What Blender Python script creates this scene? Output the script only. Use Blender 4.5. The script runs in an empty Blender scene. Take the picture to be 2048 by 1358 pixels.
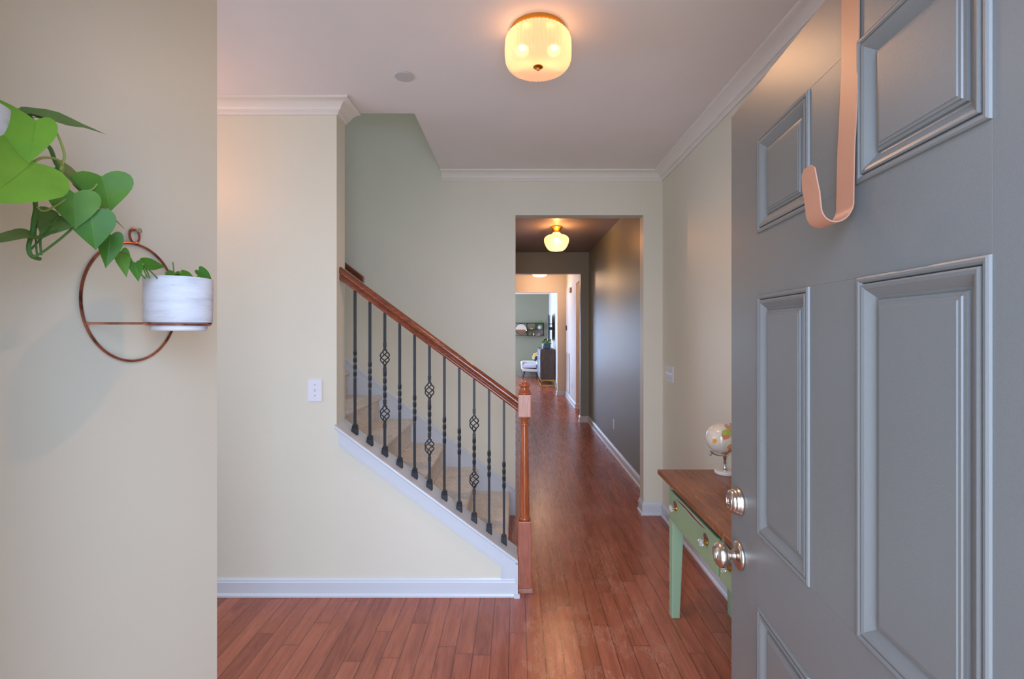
import bpy, bmesh, math, random
from mathutils import Vector, Matrix
random.seed(7)
SC = bpy.context.scene
COL = SC.collection
PI = math.pi
def lin(r, g, b):
    def f(c):
        c /= 255.0
        return c / 12.92 if c <= 0.04045 else ((c + 0.055) / 1.055) ** 2.4
    return (f(r), f(g), f(b), 1.0)

# ---------------------------------------------------------------- camera
F, CX, CY, H = 944.0, 1032.0, 662.0, 1.49
cam_d = bpy.data.cameras.new('camera'); cam = bpy.data.objects.new('camera', cam_d); COL.objects.link(cam)
cam.location = (0, 0, H); cam.rotation_euler = (PI / 2, 0, 0)
cam_d.sensor_width = 36; cam_d.lens = F / 2048 * 36
cam_d.shift_x = -(CX - 1024) / 2048; cam_d.shift_y = -(679 - CY) / 2048
cam_d.clip_start = 0.02
SC.camera = cam
# ---------------------------------------------------------------- world, view, daylight and added fill
SC.view_settings.view_transform = 'Standard'; SC.view_settings.look = 'None'
SC.view_settings.gamma = 1; SC.view_settings.use_curve_mapping = False
SC.view_settings.exposure = 0.46
SC.cycles.max_bounces = 10; SC.cycles.diffuse_bounces = 6; SC.cycles.glossy_bounces = 4
SC.cycles.transmission_bounces = 6; SC.cycles.transparent_max_bounces = 8
SC.cycles.use_denoising = True; SC.cycles.sample_clamp_indirect = 6
W = bpy.data.worlds.new('world'); SC.world = W; W.use_nodes = True
bg = W.node_tree.nodes['Background']; bg.inputs[0].default_value = lin(205, 222, 245); bg.inputs[1].default_value = 1.0

def area(name, loc, rot, sx, sy, watt, col, spread=180):
    l = bpy.data.lights.new(name, 'AREA'); l.shape = 'RECTANGLE'; l.size = sx; l.size_y = sy
    l.energy = watt; l.color = col[:3]; l.spread = math.radians(spread)
    o = bpy.data.objects.new(name, l); COL.objects.link(o); o.location = loc; o.rotation_euler = rot
    return o
DAY = lin(186, 212, 255)
FWD = (PI / 2, 0, 0)          # faces +Y
BACK = (-PI / 2, 0, 0)        # faces -Y
RIGHT = (0, -PI / 2, 0)       # faces +X
area('daylight_front_door', (-0.05, -1.15, 2.0), (1.20, 0, 0), 2.4, 2.2, 175, DAY)
area('fill_porch_uplight', (0.0, -1.1, 0.05), (2.25, 0, 0), 2.2, 1.6, 50, lin(255, 246, 232))  # added uplight outside the doorway, brightens ceiling and upper walls
area('daylight_dining_front_window', (-2.45, 0.10, 1.45), FWD, 1.7, 1.7, 2, DAY)
area('daylight_dining_side_window', (-4.32, 1.5, 1.5), RIGHT, 1.5, 1.6, 24, DAY)
area('daylight_patio_door', (-1.05, 15.62, 1.15), BACK, 1.35, 2.0, 60, DAY)
area('daylight_living_side_window', (-3.45, 13.3, 1.5), RIGHT, 2.0, 1.7, 190, DAY)
area('fill_stair_landing', (-3.3, 3.3, 5.3), (0, 0, 0), 1.2, 0.8, 16, DAY)  # added fill under the landing ceiling for the stairwell

def point(name, loc, watt, col, r=0.03):
    l = bpy.data.lights.new(name, 'POINT'); l.energy = watt; l.color = col[:3]; l.shadow_soft_size = r
    o = bpy.data.objects.new(name, l); COL.objects.link(o); o.location = loc
    return o
WARM = lin(255, 178, 112)
def spot(name, loc, watt, col, r=0.05):
    l = bpy.data.lights.new(name, 'SPOT'); l.energy = watt; l.color = col[:3]; l.shadow_soft_size = r
    l.spot_size = math.radians(178); l.spot_blend = 1.0
    o = bpy.data.objects.new(name, l); COL.objects.link(o); o.location = loc
    return o

# ---------------------------------------------------------------- materials
class NT:
    def __init__(s, name):
        s.m = bpy.data.materials.new(name); s.m.use_nodes = True
        s.t = s.m.node_tree; s.n = s.t.nodes; s.b = s.n['Principled BSDF']; s.out = s.n['Material Output']
    def node(s, typ, **kw):
        n = s.n.new(typ)
        for k, v in kw.items():
            setattr(n, k, v)
        return n
    def link(s, a, b): s.t.links.new(a, b)
    def math(s, op, a, b=None, c=None, clamp=False):
        n = s.n.new('ShaderNodeMath'); n.operation = op; n.use_clamp = clamp
        for i, v in enumerate((a, b, c)):
            if v is None: continue
            if isinstance(v, (int, float)): n.inputs[i].default_value = v
            else: s.link(v, n.inputs[i])
        return n.outputs[0]
    def mix(s, fac, a, b, blend='MIX'):
        n = s.n.new('ShaderNodeMix'); n.data_type = 'RGBA'; n.blend_type = blend
        for sock, v in ((n.inputs[0], fac), (n.inputs[6], a), (n.inputs[7], b)):
            if isinstance(v, (int, float)): sock.default_value = v
            elif isinstance(v, tuple): sock.default_value = v
            else: s.link(v, sock)
        return n.outputs[2]
    def coord(s, scale=(1, 1, 1), which='Object', loc=(0, 0, 0), rot=(0, 0, 0)):
        tc = s.n.new('ShaderNodeTexCoord'); mp = s.n.new('ShaderNodeMapping')
        mp.inputs['Scale'].default_value = scale; mp.inputs['Location'].default_value = loc
        mp.inputs['Rotation'].default_value = rot
        s.link(tc.outputs[which], mp.inputs[0]); return mp.outputs[0]
    def noise(s, vec, scale, detail=2, rough=0.5, dist=0.0):
        n = s.n.new('ShaderNodeTexNoise'); n.inputs['Scale'].default_value = scale
        n.inputs['Detail'].default_value = detail; n.inputs['Roughness'].default_value = rough
        n.inputs['Distortion'].default_value = dist
        s.link(vec, n.inputs['Vector']); return n.outputs[0]
    def ramp(s, fac, stops):
        r = s.n.new('ShaderNodeValToRGB'); cr = r.color_ramp
        while len(cr.elements) > 1: cr.elements.remove(cr.elements[-1])
        cr.elements[0].position = stops[0][0]; cr.elements[0].color = stops[0][1]
        for p, c in stops[1:]:
            e = cr.elements.new(p); e.color = c
        s.link(fac, r.inputs[0]); return r.outputs[0]
    def bump(s, h, strength=0.3, dist=0.01):
        n = s.n.new('ShaderNodeBump'); n.inputs['Strength'].default_value = strength
        n.inputs['Distance'].default_value = dist; s.link(h, n.inputs['Height'])
        s.link(n.outputs[0], s.b.inputs['Normal'])
    def set(s, col=None, rough=None, metal=None, coat=None, spec=None):
        if col is not None:
            if isinstance(col, tuple): s.b.inputs['Base Color'].default_value = col
            else: s.link(col, s.b.inputs['Base Color'])
        if rough is not None:
            if isinstance(rough, (int, float)): s.b.inputs['Roughness'].default_value = rough
            else: s.link(rough, s.b.inputs['Roughness'])
        if metal is not None: s.b.inputs['Metallic'].default_value = metal
        if coat is not None: s.b.inputs['Coat Weight'].default_value = coat
        if spec is not None: s.b.inputs['Specular IOR Level'].default_value = spec
        return s.m

def paint(name, rgb, rough=0.6, bump=0.04, var=0.02, scale=220, spec=0.4):
    t = NT(name); v = t.coord()
    n = t.noise(v, 3.0, 3)
    c = lin(*rgb); k = 1 - var * 3
    col = t.mix(n, tuple([x * k for x in c[:3]] + [1]), c)
    t.bump(t.noise(v, scale, 2), bump, 0.002)
    return t.set(col, rough, spec=spec)
def metal(name, rgb, rough=0.3, var=0.15, scale=40):
    t = NT(name); v = t.coord(); n = t.noise(v, scale, 3)
    c = lin(*rgb)
    col = t.mix(n, tuple([x * (1 - var) for x in c[:3]] + [1]), c)
    return t.set(col, rough, 1.0)
def wood(name, dark, light, grain=(30, 30, 2), rough=0.3, coat=0.2, scale=3.0):
    t = NT(name); v = t.coord(grain)
    n = t.noise(v, scale, 6, 0.65, 0.6); n2 = t.noise(t.coord((1, 1, 1)), 4, 2)
    f = t.math('MULTIPLY_ADD', n, 0.8, t.math('MULTIPLY', n2, 0.2))
    col = t.ramp(f, [(0.3, lin(*dark)), (0.5, t_mid(dark, light)), (0.68, lin(*light))])
    t.bump(n, 0.06, 0.002)
    return t.set(col, rough, coat=coat)
def t_mid(a, b): return lin(*[(x + y) / 2 for x, y in zip(a, b)])

M = {}
M['wall'] = paint('beige_wall_paint', (226, 222, 202), 0.45, 0.05)
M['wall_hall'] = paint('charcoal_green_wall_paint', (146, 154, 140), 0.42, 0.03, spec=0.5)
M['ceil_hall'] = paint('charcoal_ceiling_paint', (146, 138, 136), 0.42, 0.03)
M['ceiling'] = paint('pale_grey_ceiling_paint', (236, 232, 228), 0.75, 0.08, scale=150)
M['sage'] = paint('sage_wall_paint', (144, 144, 120), 0.6, 0.03)
M['cream'] = paint('cream_wall_paint', (224, 208, 184), 0.55, 0.03)
M['white_wall'] = paint('white_wall_paint', (222, 220, 212), 0.55, 0.03)
M['trim'] = paint('white_trim_paint', (210, 216, 220), 0.3, 0.0, 0.01, spec=0.5)
M['crown'] = paint('crown_paint', (234, 230, 220), 0.35, 0.0, 0.01, spec=0.5)
M['plate'] = paint('white_plastic', (228, 230, 236), 0.3, 0.0, 0.0)
M['slot'] = paint('slot_grey_plastic', (90, 92, 96), 0.5, 0.0, 0.0)
M['door'] = paint('grey_door_paint', (116, 115, 110), 0.36, 0.10, 0.03, 500, spec=0.5)
M['nickel'] = metal('satin_nickel', (214, 200, 186), 0.24)
M['steel'] = metal('polished_steel', (215, 215, 212), 0.15)
M['brass'] = metal('brass', (214, 158, 70), 0.28)
M['gold'] = metal('gold_metal', (214, 176, 92), 0.35)
M['black'] = paint('black_wrought_iron', (44, 47, 52), 0.42, 0.05, 0.04)
M['black_plastic'] = paint('black_plastic', (22, 23, 25), 0.25, 0.0, 0.0)
M['hook'] = paint('copper_hanger_paint', (190, 132, 102), 0.38, 0.0, 0.02)
M['hook_edge'] = paint('copper_hanger_edge', (150, 108, 86), 0.5, 0.0, 0.0)
M['rail'] = wood('cherry_stained_oak', (82, 34, 16), (158, 84, 48), (4, 40, 40), 0.22, 0.5)
M['newel'] = wood('cherry_stained_newel_oak', (124, 54, 24), (196, 108, 60), (60, 60, 3), 0.22, 0.5)
M['newel_sheen'] = wood('newel_oak_painted_sheen', (140, 84, 66), (200, 150, 132), (80, 80, 3), 0.35, 0.2)  # newel oak made paler and pinker: sheen of the block faces painted in
M['dresser'] = wood('weathered_dark_wood', (52, 42, 36), (98, 84, 72), (14, 14, 2), 0.5, 0.0)
M['fabric_white'] = paint('white_boucle', (226, 222, 214), 0.9, 0.3, 0.02, 90)
M['terracotta'] = paint('small_terracotta', (190, 120, 82), 0.8, 0.1)
M['soil'] = paint('potting_soil', (60, 46, 36), 0.95, 0.6, 0.1, 60)

def make_floor():
    t = NT('cherry_plank_floor')
    tc = t.node('ShaderNodeTexCoord'); sp = t.node('ShaderNodeSeparateXYZ'); t.link(tc.outputs['Object'], sp.inputs[0])
    X, Y = sp.outputs[0], sp.outputs[1]
    pw = 0.083; L = 0.95
    xr = t.math('DIVIDE', t.math('ADD', X, 20.0), pw); row = t.math('FLOOR', xr); fx = t.math('FRACT', xr)
    wn = t.node('ShaderNodeTexWhiteNoise', noise_dimensions='1D'); t.link(row, wn.inputs['W'])
    yr = t.math('ADD', t.math('DIVIDE', t.math('ADD', Y, 5.0), L), t.math('MULTIPLY', wn.outputs[0], 7.3))
    col_i = t.math('FLOOR', yr); fy = t.math('FRACT', yr)
    cid = t.math('ADD', t.math('MULTIPLY', row, 17.31), t.math('MULTIPLY', col_i, 3.77))
    wn2 = t.node('ShaderNodeTexWhiteNoise', noise_dimensions='1D'); t.link(cid, wn2.inputs['W'])
    rnd = wn2.outputs[0]
    cmb = t.node('ShaderNodeCombineXYZ')
    t.link(t.math('MULTIPLY', X, 26.0), cmb.inputs[0]); t.link(t.math('MULTIPLY', Y, 2.4), cmb.inputs[1]); t.link(t.math('MULTIPLY', rnd, 40.0), cmb.inputs[2])
    g = t.noise(cmb.outputs[0], 1.0, 3, 0.5, 1.6)
    grain = t.math('MULTIPLY_ADD', g, 0.75, t.math('MULTIPLY', rnd, 0.25))
    base = t.ramp(grain, [(0.25, lin(128, 66, 46)), (0.42, lin(150, 81, 58)), (0.58, lin(166, 93, 68)), (0.8, lin(180, 106, 80))])
    # seams
    ex = t.math('MINIMUM', fx, t.math('SUBTRACT', 1.0, fx)); ey = t.math('MINIMUM', fy, t.math('SUBTRACT', 1.0, fy))
    sx = t.math('LESS_THAN', ex, 0.026); sy = t.math('LESS_THAN', ey, 0.0022)
    seam = t.math('MAXIMUM', sx, sy)
    col = t.mix(t.math('MULTIPLY', seam, 0.75), base, lin(70, 30, 20))
    # worn pale scratches in the walking lane
    sc = t.node('ShaderNodeCombineXYZ'); t.link(t.math('MULTIPLY', X, 30.0), sc.inputs[0]); t.link(t.math('MULTIPLY', Y, 7.0), sc.inputs[1])
    s1 = t.noise(sc.outputs[0], 0.8, 6, 0.75, 2.5)
    line = t.math('LESS_THAN', t.math('ABSOLUTE', t.math('SUBTRACT', s1, 0.5)), 0.010)
    dx = t.math('SUBTRACT', X, 1.08)
    big = t.noise(tc.outputs['Object'], 4.5, 3)
    lane = t.math('MULTIPLY', t.math('LESS_THAN', t.math('MULTIPLY_ADD', dx, dx, t.math('MULTIPLY', t.math('SUBTRACT', 0.5, big), 0.5)), 0.06), t.math('LESS_THAN', Y, -3.9))
    near = t.math('GREATER_THAN', big, 0.50)
    ms = t.math('MULTIPLY', t.math('MULTIPLY', line, lane), near)
    # only inside the foyer and the first metres of the hall
    col = t.mix(t.math('MULTIPLY', ms, 0.65), col, lin(214, 170, 144))
    rn = t.noise(cmb.outputs[0], 2.0, 2)
    rough = t.math('ADD', t.math('MULTIPLY', rn, 0.14), 0.20)
    hgt = t.math('SUBTRACT', t.math('MULTIPLY', g, 0.25), seam)
    return t.set(col, rough, coat=0.0, spec=0.55)
M['floor'] = make_floor()

def make_carpet():
    t = NT('beige_stair_carpet'); v = t.coord()
    n = t.noise(v, 320, 4, 0.8); n2 = t.noise(v, 60, 3, 0.6); n3 = t.noise(v, 9, 2)
    f = t.math('ADD', t.math('MULTIPLY', n, 0.6), t.math('ADD', t.math('MULTIPLY', n2, 0.3), t.math('MULTIPLY', n3, 0.1)))
    col = t.ramp(f, [(0.34, lin(160, 146, 132)), (0.46, lin(220, 208, 194)), (0.58, lin(246, 240, 230))])
    t.bump(n, 0.5, 0.004)
    return t.set(col, 0.98, spec=0.1)
M['carpet'] = make_carpet()

def make_green_paint():
    t = NT('distressed_green_paint'); v = t.coord()
    n = t.noise(v, 14, 5, 0.65); n2 = t.noise(v, 3, 2)
    base = t.mix(n2, lin(132, 156, 112), lin(158, 178, 136))
    spots = t.math('GREATER_THAN', n, 0.73)
    col = t.mix(spots, base, lin(120, 74, 50))
    return t.set(col, 0.38)
M['green'] = make_green_paint()
M['green_leg'] = paint('pale_green_leg_paint', (160, 188, 150), 0.4, 0.02, 0.05)
M['wear'] = paint('bare_wood_wear', (132, 86, 66), 0.6, 0.1, 0.15, 30)
M['wear_pale'] = paint('chipped_primer', (206, 196, 172), 0.6, 0.1, 0.05, 30)

def make_desk_top():
    t = NT('brown_desk_top_wood'); v = t.coord((26, 1.6, 26))
    n = t.noise(v, 2.0, 6, 0.6, 0.8); n2 = t.noise(t.coord((3, 3, 3)), 1.0, 3)
    f = t.math('ADD', t.math('MULTIPLY', n, 0.6), t.math('MULTIPLY', n2, 0.4))
    col = t.ramp(f, [(0.35, lin(92, 50, 30)), (0.5, lin(132, 78, 48)), (0.66, lin(156, 98, 66))])
    s1 = t.noise(t.coord((12, 5, 1), loc=(3, 1, 0)), 0.7, 3, 0.4, 0.8)
    line = t.math('LESS_THAN', t.math('ABSOLUTE', t.math('SUBTRACT', s1, 0.5)), 0.0022)
    col = t.mix(t.math('MULTIPLY', line, 0.5), col, lin(206, 150, 110))
    return t.set(col, 0.3, coat=0.1)
M['desk_top'] = make_desk_top()

def make_pot():
    t = NT('whitewashed_pot'); v = t.coord((1, 1, 5))
    n = t.noise(v, 14, 5, 0.6); n2 = t.noise(t.coord((1, 1, 9)), 45, 3)
    col = t.ramp(n, [(0.30, lin(188, 186, 190)), (0.5, lin(206, 206, 210)), (0.7, lin(214, 214, 217))])
    sp = t.math('GREATER_THAN', n2, 0.73)
    col = t.mix(t.math('MULTIPLY', sp, 0.6), col, lin(120, 118, 118))
    t.bump(n, 0.15, 0.003)
    return t.set(col, 0.6)
M['pot'] = make_pot()

def make_copper():
    t = NT('aged_copper_wire'); v = t.coord(); n = t.noise(v, 30, 4)
    col = t.ramp(n, [(0.3, lin(84, 50, 40)), (0.5, lin(168, 104, 82)), (0.7, lin(196, 128, 100))])
    return t.set(col, 0.32, 0.8)
M['copper'] = make_copper()

def leaf_mat(name, c1, c2, tr=0.3):
    t = NT(name); v = t.coord(); n = t.noise(v, 28, 3)
    col = t.mix(n, lin(*c1), lin(*c2)); t.set(col, 0.46, spec=0.35)
    tb = t.node('ShaderNodeBsdfTranslucent'); t.link(col, tb.inputs[0])
    mx = t.node('ShaderNodeMixShader'); mx.inputs[0].default_value = tr
    t.link(t.b.outputs[0], mx.inputs[1]); t.link(tb.outputs[0], mx.inputs[2]); t.link(mx.outputs[0], t.out.inputs[0])
    return t.m
M['leaf_bright'] = leaf_mat('leaf_lime_green', (116, 168, 52), (146, 198, 70), 0.35)
M['leaf'] = leaf_mat('leaf_green', (72, 126, 30), (106, 154, 42), 0.3)
M['leaf_dark'] = leaf_mat('leaf_deep_green', (52, 104, 26), (82, 134, 40), 0.22)
M['leaf_pale'] = leaf_mat('leaf_pale_underside', (98, 132, 66), (124, 154, 88), 0.3)
M['stem'] = paint('green_stem', (86, 130, 60), 0.45, 0.1, 0.1, 60)
M['stem_yellow'] = paint('yellow_green_petiole', (166, 182, 92), 0.45, 0.0, 0.1, 60)

def shade_mat(name, tint, thru=0.35, glow=None, k=0.14):
    t = NT(name)
    tr = t.node('ShaderNodeBsdfTranslucent'); tr.inputs[0].default_value = tuple([c * k for c in tint[:3]] + [1])
    df = t.node('ShaderNodeBsdfDiffuse'); df.inputs[0].default_value = tuple([c * 0.5 for c in tint[:3]] + [1])
    tp = t.node('ShaderNodeBsdfTransparent'); tp.inputs[0].default_value = (1, 0.93, 0.84, 1)
    gl = t.node('ShaderNodeBsdfGlossy'); gl.inputs['Roughness'].default_value = 0.15
    a = t.node('ShaderNodeMixShader'); a.inputs[0].default_value = 0.35
    t.link(tr.outputs[0], a.inputs[1]); t.link(df.outputs[0], a.inputs[2])
    b = t.node('ShaderNodeMixShader'); b.inputs[0].default_value = thru
    t.link(a.outputs[0], b.inputs[1]); t.link(tp.outputs[0], b.inputs[2])
    c = t.node('ShaderNodeMixShader'); c.inputs[0].default_value = 0.05
    t.link(b.outputs[0], c.inputs[1]); t.link(gl.outputs[0], c.inputs[2])
    o = c.outputs[0]
    if glow:
        e = t.node('ShaderNodeEmission'); e.inputs[0].default_value = glow[0]; e.inputs[1].default_value = glow[1]
        ad = t.node('ShaderNodeAddShader'); t.link(o, ad.inputs[0]); t.link(e.outputs[0], ad.inputs[1]); o = ad.outputs[0]
    t.link(o, t.out.inputs[0]); return t.m
M['shade'] = shade_mat('ribbed_frosted_glass', (1.0, 0.86, 0.70, 1), 0.10, (lin(255, 190, 146), 0.50), 0.16)
M['shade2'] = shade_mat('ribbed_opal_glass', (1.0, 0.88, 0.70, 1), 0.22, (lin(255, 190, 124), 0.6), 0.05)
def emit(name, col, s):
    t = NT(name); t.b.inputs['Emission Color'].default_value = col; t.b.inputs['Emission Strength'].default_value = s
    return t.set(col, 0.4)
M['bulb'] = emit('lit_bulb', lin(255, 236, 190), 3)
M['diffuser'] = emit('lit_ceiling_diffuser', lin(255, 214, 170), 1.6)
def glass(name, col=(0.97, 0.98, 1, 1), rough=0.02):
    t = NT(name); t.b.inputs['Transmission Weight'].default_value = 0.85; t.b.inputs['IOR'].default_value = 1.45
    return t.set(col, rough)
M['crystal'] = glass('cut_glass')
M['mirror'] = metal('mirror_glass', (235, 235, 235), 0.02, 0.0)
M['grille'] = paint('vent_paint', (196, 190, 178), 0.5, 0, 0)
M['blue_pot'] = paint('slate_blue_glaze', (72, 92, 104), 0.2, 0.0, 0.1)
M['navy'] = paint('navy_cushion_fabric', (38, 60, 82), 0.9, 0.2)
M['pink'] = paint('mauve_crystal', (190, 110, 150), 0.4, 0.2)
M['tan'] = paint('tan_wood', (196, 160, 112), 0.5, 0.1)
M['figure'] = paint('carved_cream', (222, 196, 160), 0.6, 0.1)
M['thermostat'] = paint('dark_thermostat', (60, 56, 54), 0.3, 0, 0)
M['chime'] = paint('rosy_chime_cover', (214, 164, 140), 0.5, 0, 0)

def make_drawer_front():
    t = NT('carved_blue_grey_drawer'); v = t.coord(); n = t.noise(v, 9, 4)
    w = t.node('ShaderNodeTexWave'); w.inputs['Scale'].default_value = 6; w.inputs['Distortion'].default_value = 3; t.link(v, w.inputs[0])
    col = t.mix(w.outputs[1], lin(96, 104, 118), lin(150, 158, 176)); t.bump(w.outputs[1], 0.3, 0.01)
    return t.set(col, 0.35)
M['drawer_front'] = make_drawer_front()
def make_cushion():
    t = NT('floral_cushion_fabric'); v = t.coord(); n = t.noise(v, 9, 1)
    col = t.ramp(n, [(0.0, lin(34, 58, 80)), (0.44, lin(38, 62, 84)), (0.46, lin(226, 216, 190)), (0.53, lin(230, 218, 180)), (0.55, lin(226, 170, 60)), (1.0, lin(230, 176, 70))])
    return t.set(col, 0.9)
M['cushion'] = make_cushion()

# ---------------------------------------------------------------- mesh helpers
class MB:
    def __init__(s): s.bm = bmesh.new(); s.mi = 0
    def face(s, vs):
        try:
            f = s.bm.faces.new(vs); f.material_index = s.mi; return f
        except ValueError: return None
    def hexa(s, p):
        v = [s.bm.verts.new(c) for c in p]
        for q in ((0, 3, 2, 1), (4, 5, 6, 7), (0, 1, 5, 4), (1, 2, 6, 5), (2, 3, 7, 6), (3, 0, 4, 7)):
            s.face([v[i] for i in q])
        return s
    def box(s, x0, x1, y0, y1, z0, z1):
        return s.hexa([(x0, y0, z0), (x1, y0, z0), (x1, y1, z0), (x0, y1, z0), (x0, y0, z1), (x1, y0, z1), (x1, y1, z1), (x0, y1, z1)])
    def cbox(s, c, d): 
        return s.box(c[0] - d[0] / 2, c[0] + d[0] / 2, c[1] - d[1] / 2, c[1] + d[1] / 2, c[2] - d[2] / 2, c[2] + d[2] / 2)
    def chbox(s, x0, x1, y0, y1, z0, z1, c):
        bm2 = bmesh.new(); t = MB(); t.bm = bm2; t.box(x0, x1, y0, y1, z0, z1)
        bmesh.ops.bevel(bm2, geom=bm2.edges[:], offset=c, segments=2, profile=0.7, affect='EDGES')
        s.merge(bm2); return s
    def merge(s, bm2, M4=None):
        mp = {}
        for v in bm2.verts: mp[v] = s.bm.verts.new(M4 @ v.co if M4 else v.co)
        for f in bm2.faces:
            s.face([mp[v] for v in f.verts])
        bm2.free()
    def prism(s, poly, axis, a, b):
        def P(u, v, w):
            return {'x': (w, u, v), 'y': (u, w, v), 'z': (u, v, w)}[axis]
        A = [s.bm.verts.new(P(u, v, a)) for u, v in poly]; B = [s.bm.verts.new(P(u, v, b)) for u, v in poly]
        n = len(poly)
        s.face(A[::-1]); s.face(B)
        for i in range(n): s.face([A[i], A[(i + 1) % n], B[(i + 1) % n], B[i]])
        return s
    def rings(s, rings, closed=True, cap=True):
        R = [[s.bm.verts.new(p) for p in r] for r in rings]
        n = len(R[0])
        for a, b in zip(R[:-1], R[1:]):
            for i in range(n if closed else n - 1):
                s.face([a[i], a[(i + 1) % n], b[(i + 1) % n], b[i]])
        if cap and closed:
            s.face(R[0][::-1]); s.face(R[-1])
        return s
    def lathe(s, prof, c=(0, 0, 0), axis='z', seg=24, mod=None, cap=True):
        rs = []
        for r, h in prof:
            ring = []
            for i in range(seg):
                a = 2 * PI * i / seg; rr = max(r, 1e-4) * (mod(a, r, h) if mod else 1)
                u, v = rr * math.cos(a), rr * math.sin(a)
                p = {'z': (u, v, h), 'x': (h, u, v), 'y': (u, h, v)}[axis]
                ring.append((c[0] + p[0], c[1] + p[1], c[2] + p[2]))
            rs.append(ring)
        return s.rings(rs, True, cap)
    def tube(s, pts, r, seg=8, closed=False):
        pts = [Vector(p) for p in pts]; n = len(pts); rr = r if isinstance(r, (list, tuple)) else [r] * n
        prev = None; rs = []
        for i, p in enumerate(pts):
            if closed: d = pts[(i + 1) % n] - pts[i - 1]
            else: d = pts[min(i + 1, n - 1)] - pts[max(i - 1, 0)]
            d.normalize()
            if prev is None:
                up = Vector((0, 0, 1)) if abs(d.z) < 0.9 else Vector((1, 0, 0))
                u = d.cross(up).normalized()
            else:
                u = (prev - d * prev.dot(d)).normalized()
            w = d.cross(u); prev = u
            rs.append([p + (u * math.cos(2 * PI * k / seg) + w * math.sin(2 * PI * k / seg)) * rr[i] for k in range(seg)])
        if closed:
            rs.append(rs[0]); s.rings(rs, True, False)
        else: s.rings(rs, True, True)
        return s
    def sphere(s, c, r, seg=20, rg=12, sc=(1, 1, 1)):
        prof = []
        for i in range(rg + 1):
            a = -PI / 2 + PI * i / rg; prof.append((math.cos(a), math.sin(a)))
        rs = []
        for q, h in prof:
            q = max(q, 1e-3)
            rs.append([(c[0] + r * sc[0] * q * math.cos(2 * PI * i / seg), c[1] + r * sc[1] * q * math.sin(2 * PI * i / seg), c[2] + r * sc[2] * h) for i in range(seg)])
        return s.rings(rs)
    def build(s, name, mat, parent=None, smooth=False, local=False, bevel=0.0, subsurf=0, ang=40):
        bm = s.bm
        bmesh.ops.remove_doubles(bm, verts=bm.verts[:], dist=1e-6)
        bmesh.ops.recalc_face_normals(bm, faces=bm.faces[:])
        me = bpy.data.meshes.new(name)
        o = bpy.data.objects.new(name, me); COL.objects.link(o)
        if parent is not None:
            o.parent = parent
            if not local:
                Mi = parent_world(parent).inverted(); bm.transform(Mi)
        elif not local:
            xs = [v.co for v in bm.verts]
            cx = (min(v.x for v in xs) + max(v.x for v in xs)) / 2; cy = (min(v.y for v in xs) + max(v.y for v in xs)) / 2
            cz = min(v.z for v in xs)
            bm.transform(Matrix.Translation((-cx, -cy, -cz))); o.location = (cx, cy, cz)
        if smooth:
            for f in bm.faces: f.smooth = True
            for e in bm.edges:
                if len(e.link_faces) == 2 and e.calc_face_angle(0) > math.radians(ang): e.smooth = False
        bm.to_mesh(me); bm.free()
        for m_ in (mat if isinstance(mat, (list, tuple)) else [mat]): me.materials.append(m_)
        if bevel:
            b = o.modifiers.new('bevel', 'BEVEL'); b.width = bevel; b.segments = 2; b.limit_method = 'ANGLE'; b.angle_limit = math.radians(40)
        if subsurf:
            b = o.modifiers.new('sub', 'SUBSURF'); b.levels = subsurf; b.render_levels = subsurf
        return o
def parent_world(o):
    m = Matrix.Translation(o.location) @ o.rotation_euler.to_matrix().to_4x4()
    if o.parent: m = parent_world(o.parent) @ m
    return m
def thing(name, label, cat, loc=(0, 0, 0), rz=0.0, group=None):
    o = bpy.data.objects.new(name, None); COL.objects.link(o); o.empty_display_size = 0.05
    o.location = loc; o.rotation_euler = (0, 0, rz); tag(o, label, cat, group); return o
def tag(o, label, cat, group=None):
    o['label'] = label; o['category'] = cat
    if group: o['group'] = group
    return o
def struct(name, mb, mat, **kw):
    o = mb.build(name, mat, **kw); o['kind'] = 'structure'; return o
def at(x, y, Y):   # point seen at pixel x,y lying at distance Y in front of the camera
    return Vector(((x - CX) / F * Y, Y, H + (CY - y) / F * Y))
def onleft(x, y, d):   # point at distance d off the near left wall
    Y = (0.8 - d) * F / (CX - x)
    return at(x, y, Y)

# ---------------------------------------------------------------- SETTING
CEIL = 2.775; XR = 1.19; YP = 2.66; YP2 = 2.787; YB = 3.83; YB2 = 3.945
XL = -4.3
SL = 0.74
def cap_h(x): return 0.213 - SL * x
struct('floor', MB().box(XL - 0.1, 3.0, 0.18, 15.7, -0.12, 0), M['floor'])
struct('floor_porch', MB().box(-2.5, 2.5, -2.2, 0.18, -0.2, -0.06), paint('porch_concrete', (170, 166, 160), 0.9, 0.2))
# front wall with the doorway the camera looks through, and a dining window
m = MB()
m.box(XL, -3.35, 0.18, 0.33, 0, CEIL).box(-1.55, -0.47, 0.18, 0.33, 0, CEIL).box(-3.35, -1.55, 0.18, 0.33, 0, 0.6).box(-3.35, -1.55, 0.18, 0.33, 2.3, CEIL)
m.box(-0.47, 0.53, 0.18, 0.33, 2.08, CEIL).box(0.53, XR, 0.18, 0.33, 0, CEIL)
struct('wall_front', m, M['wall'])
struct('wall_left', MB().box(-0.92, -0.8, 0.33, 1.263, 0, CEIL), M['wall'])
m = MB(); m.box(XL - 0.12, XL, 0.18, 0.7, 0, CEIL).box(XL - 0.12, XL, 2.3, YP2, 0, CEIL).box(XL - 0.12, XL, 0.7, 2.3, 0, 0.65).box(XL - 0.12, XL, 0.7, 2.3, 2.3, CEIL)
struct('wall_dining', m, M['wall'])
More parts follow.
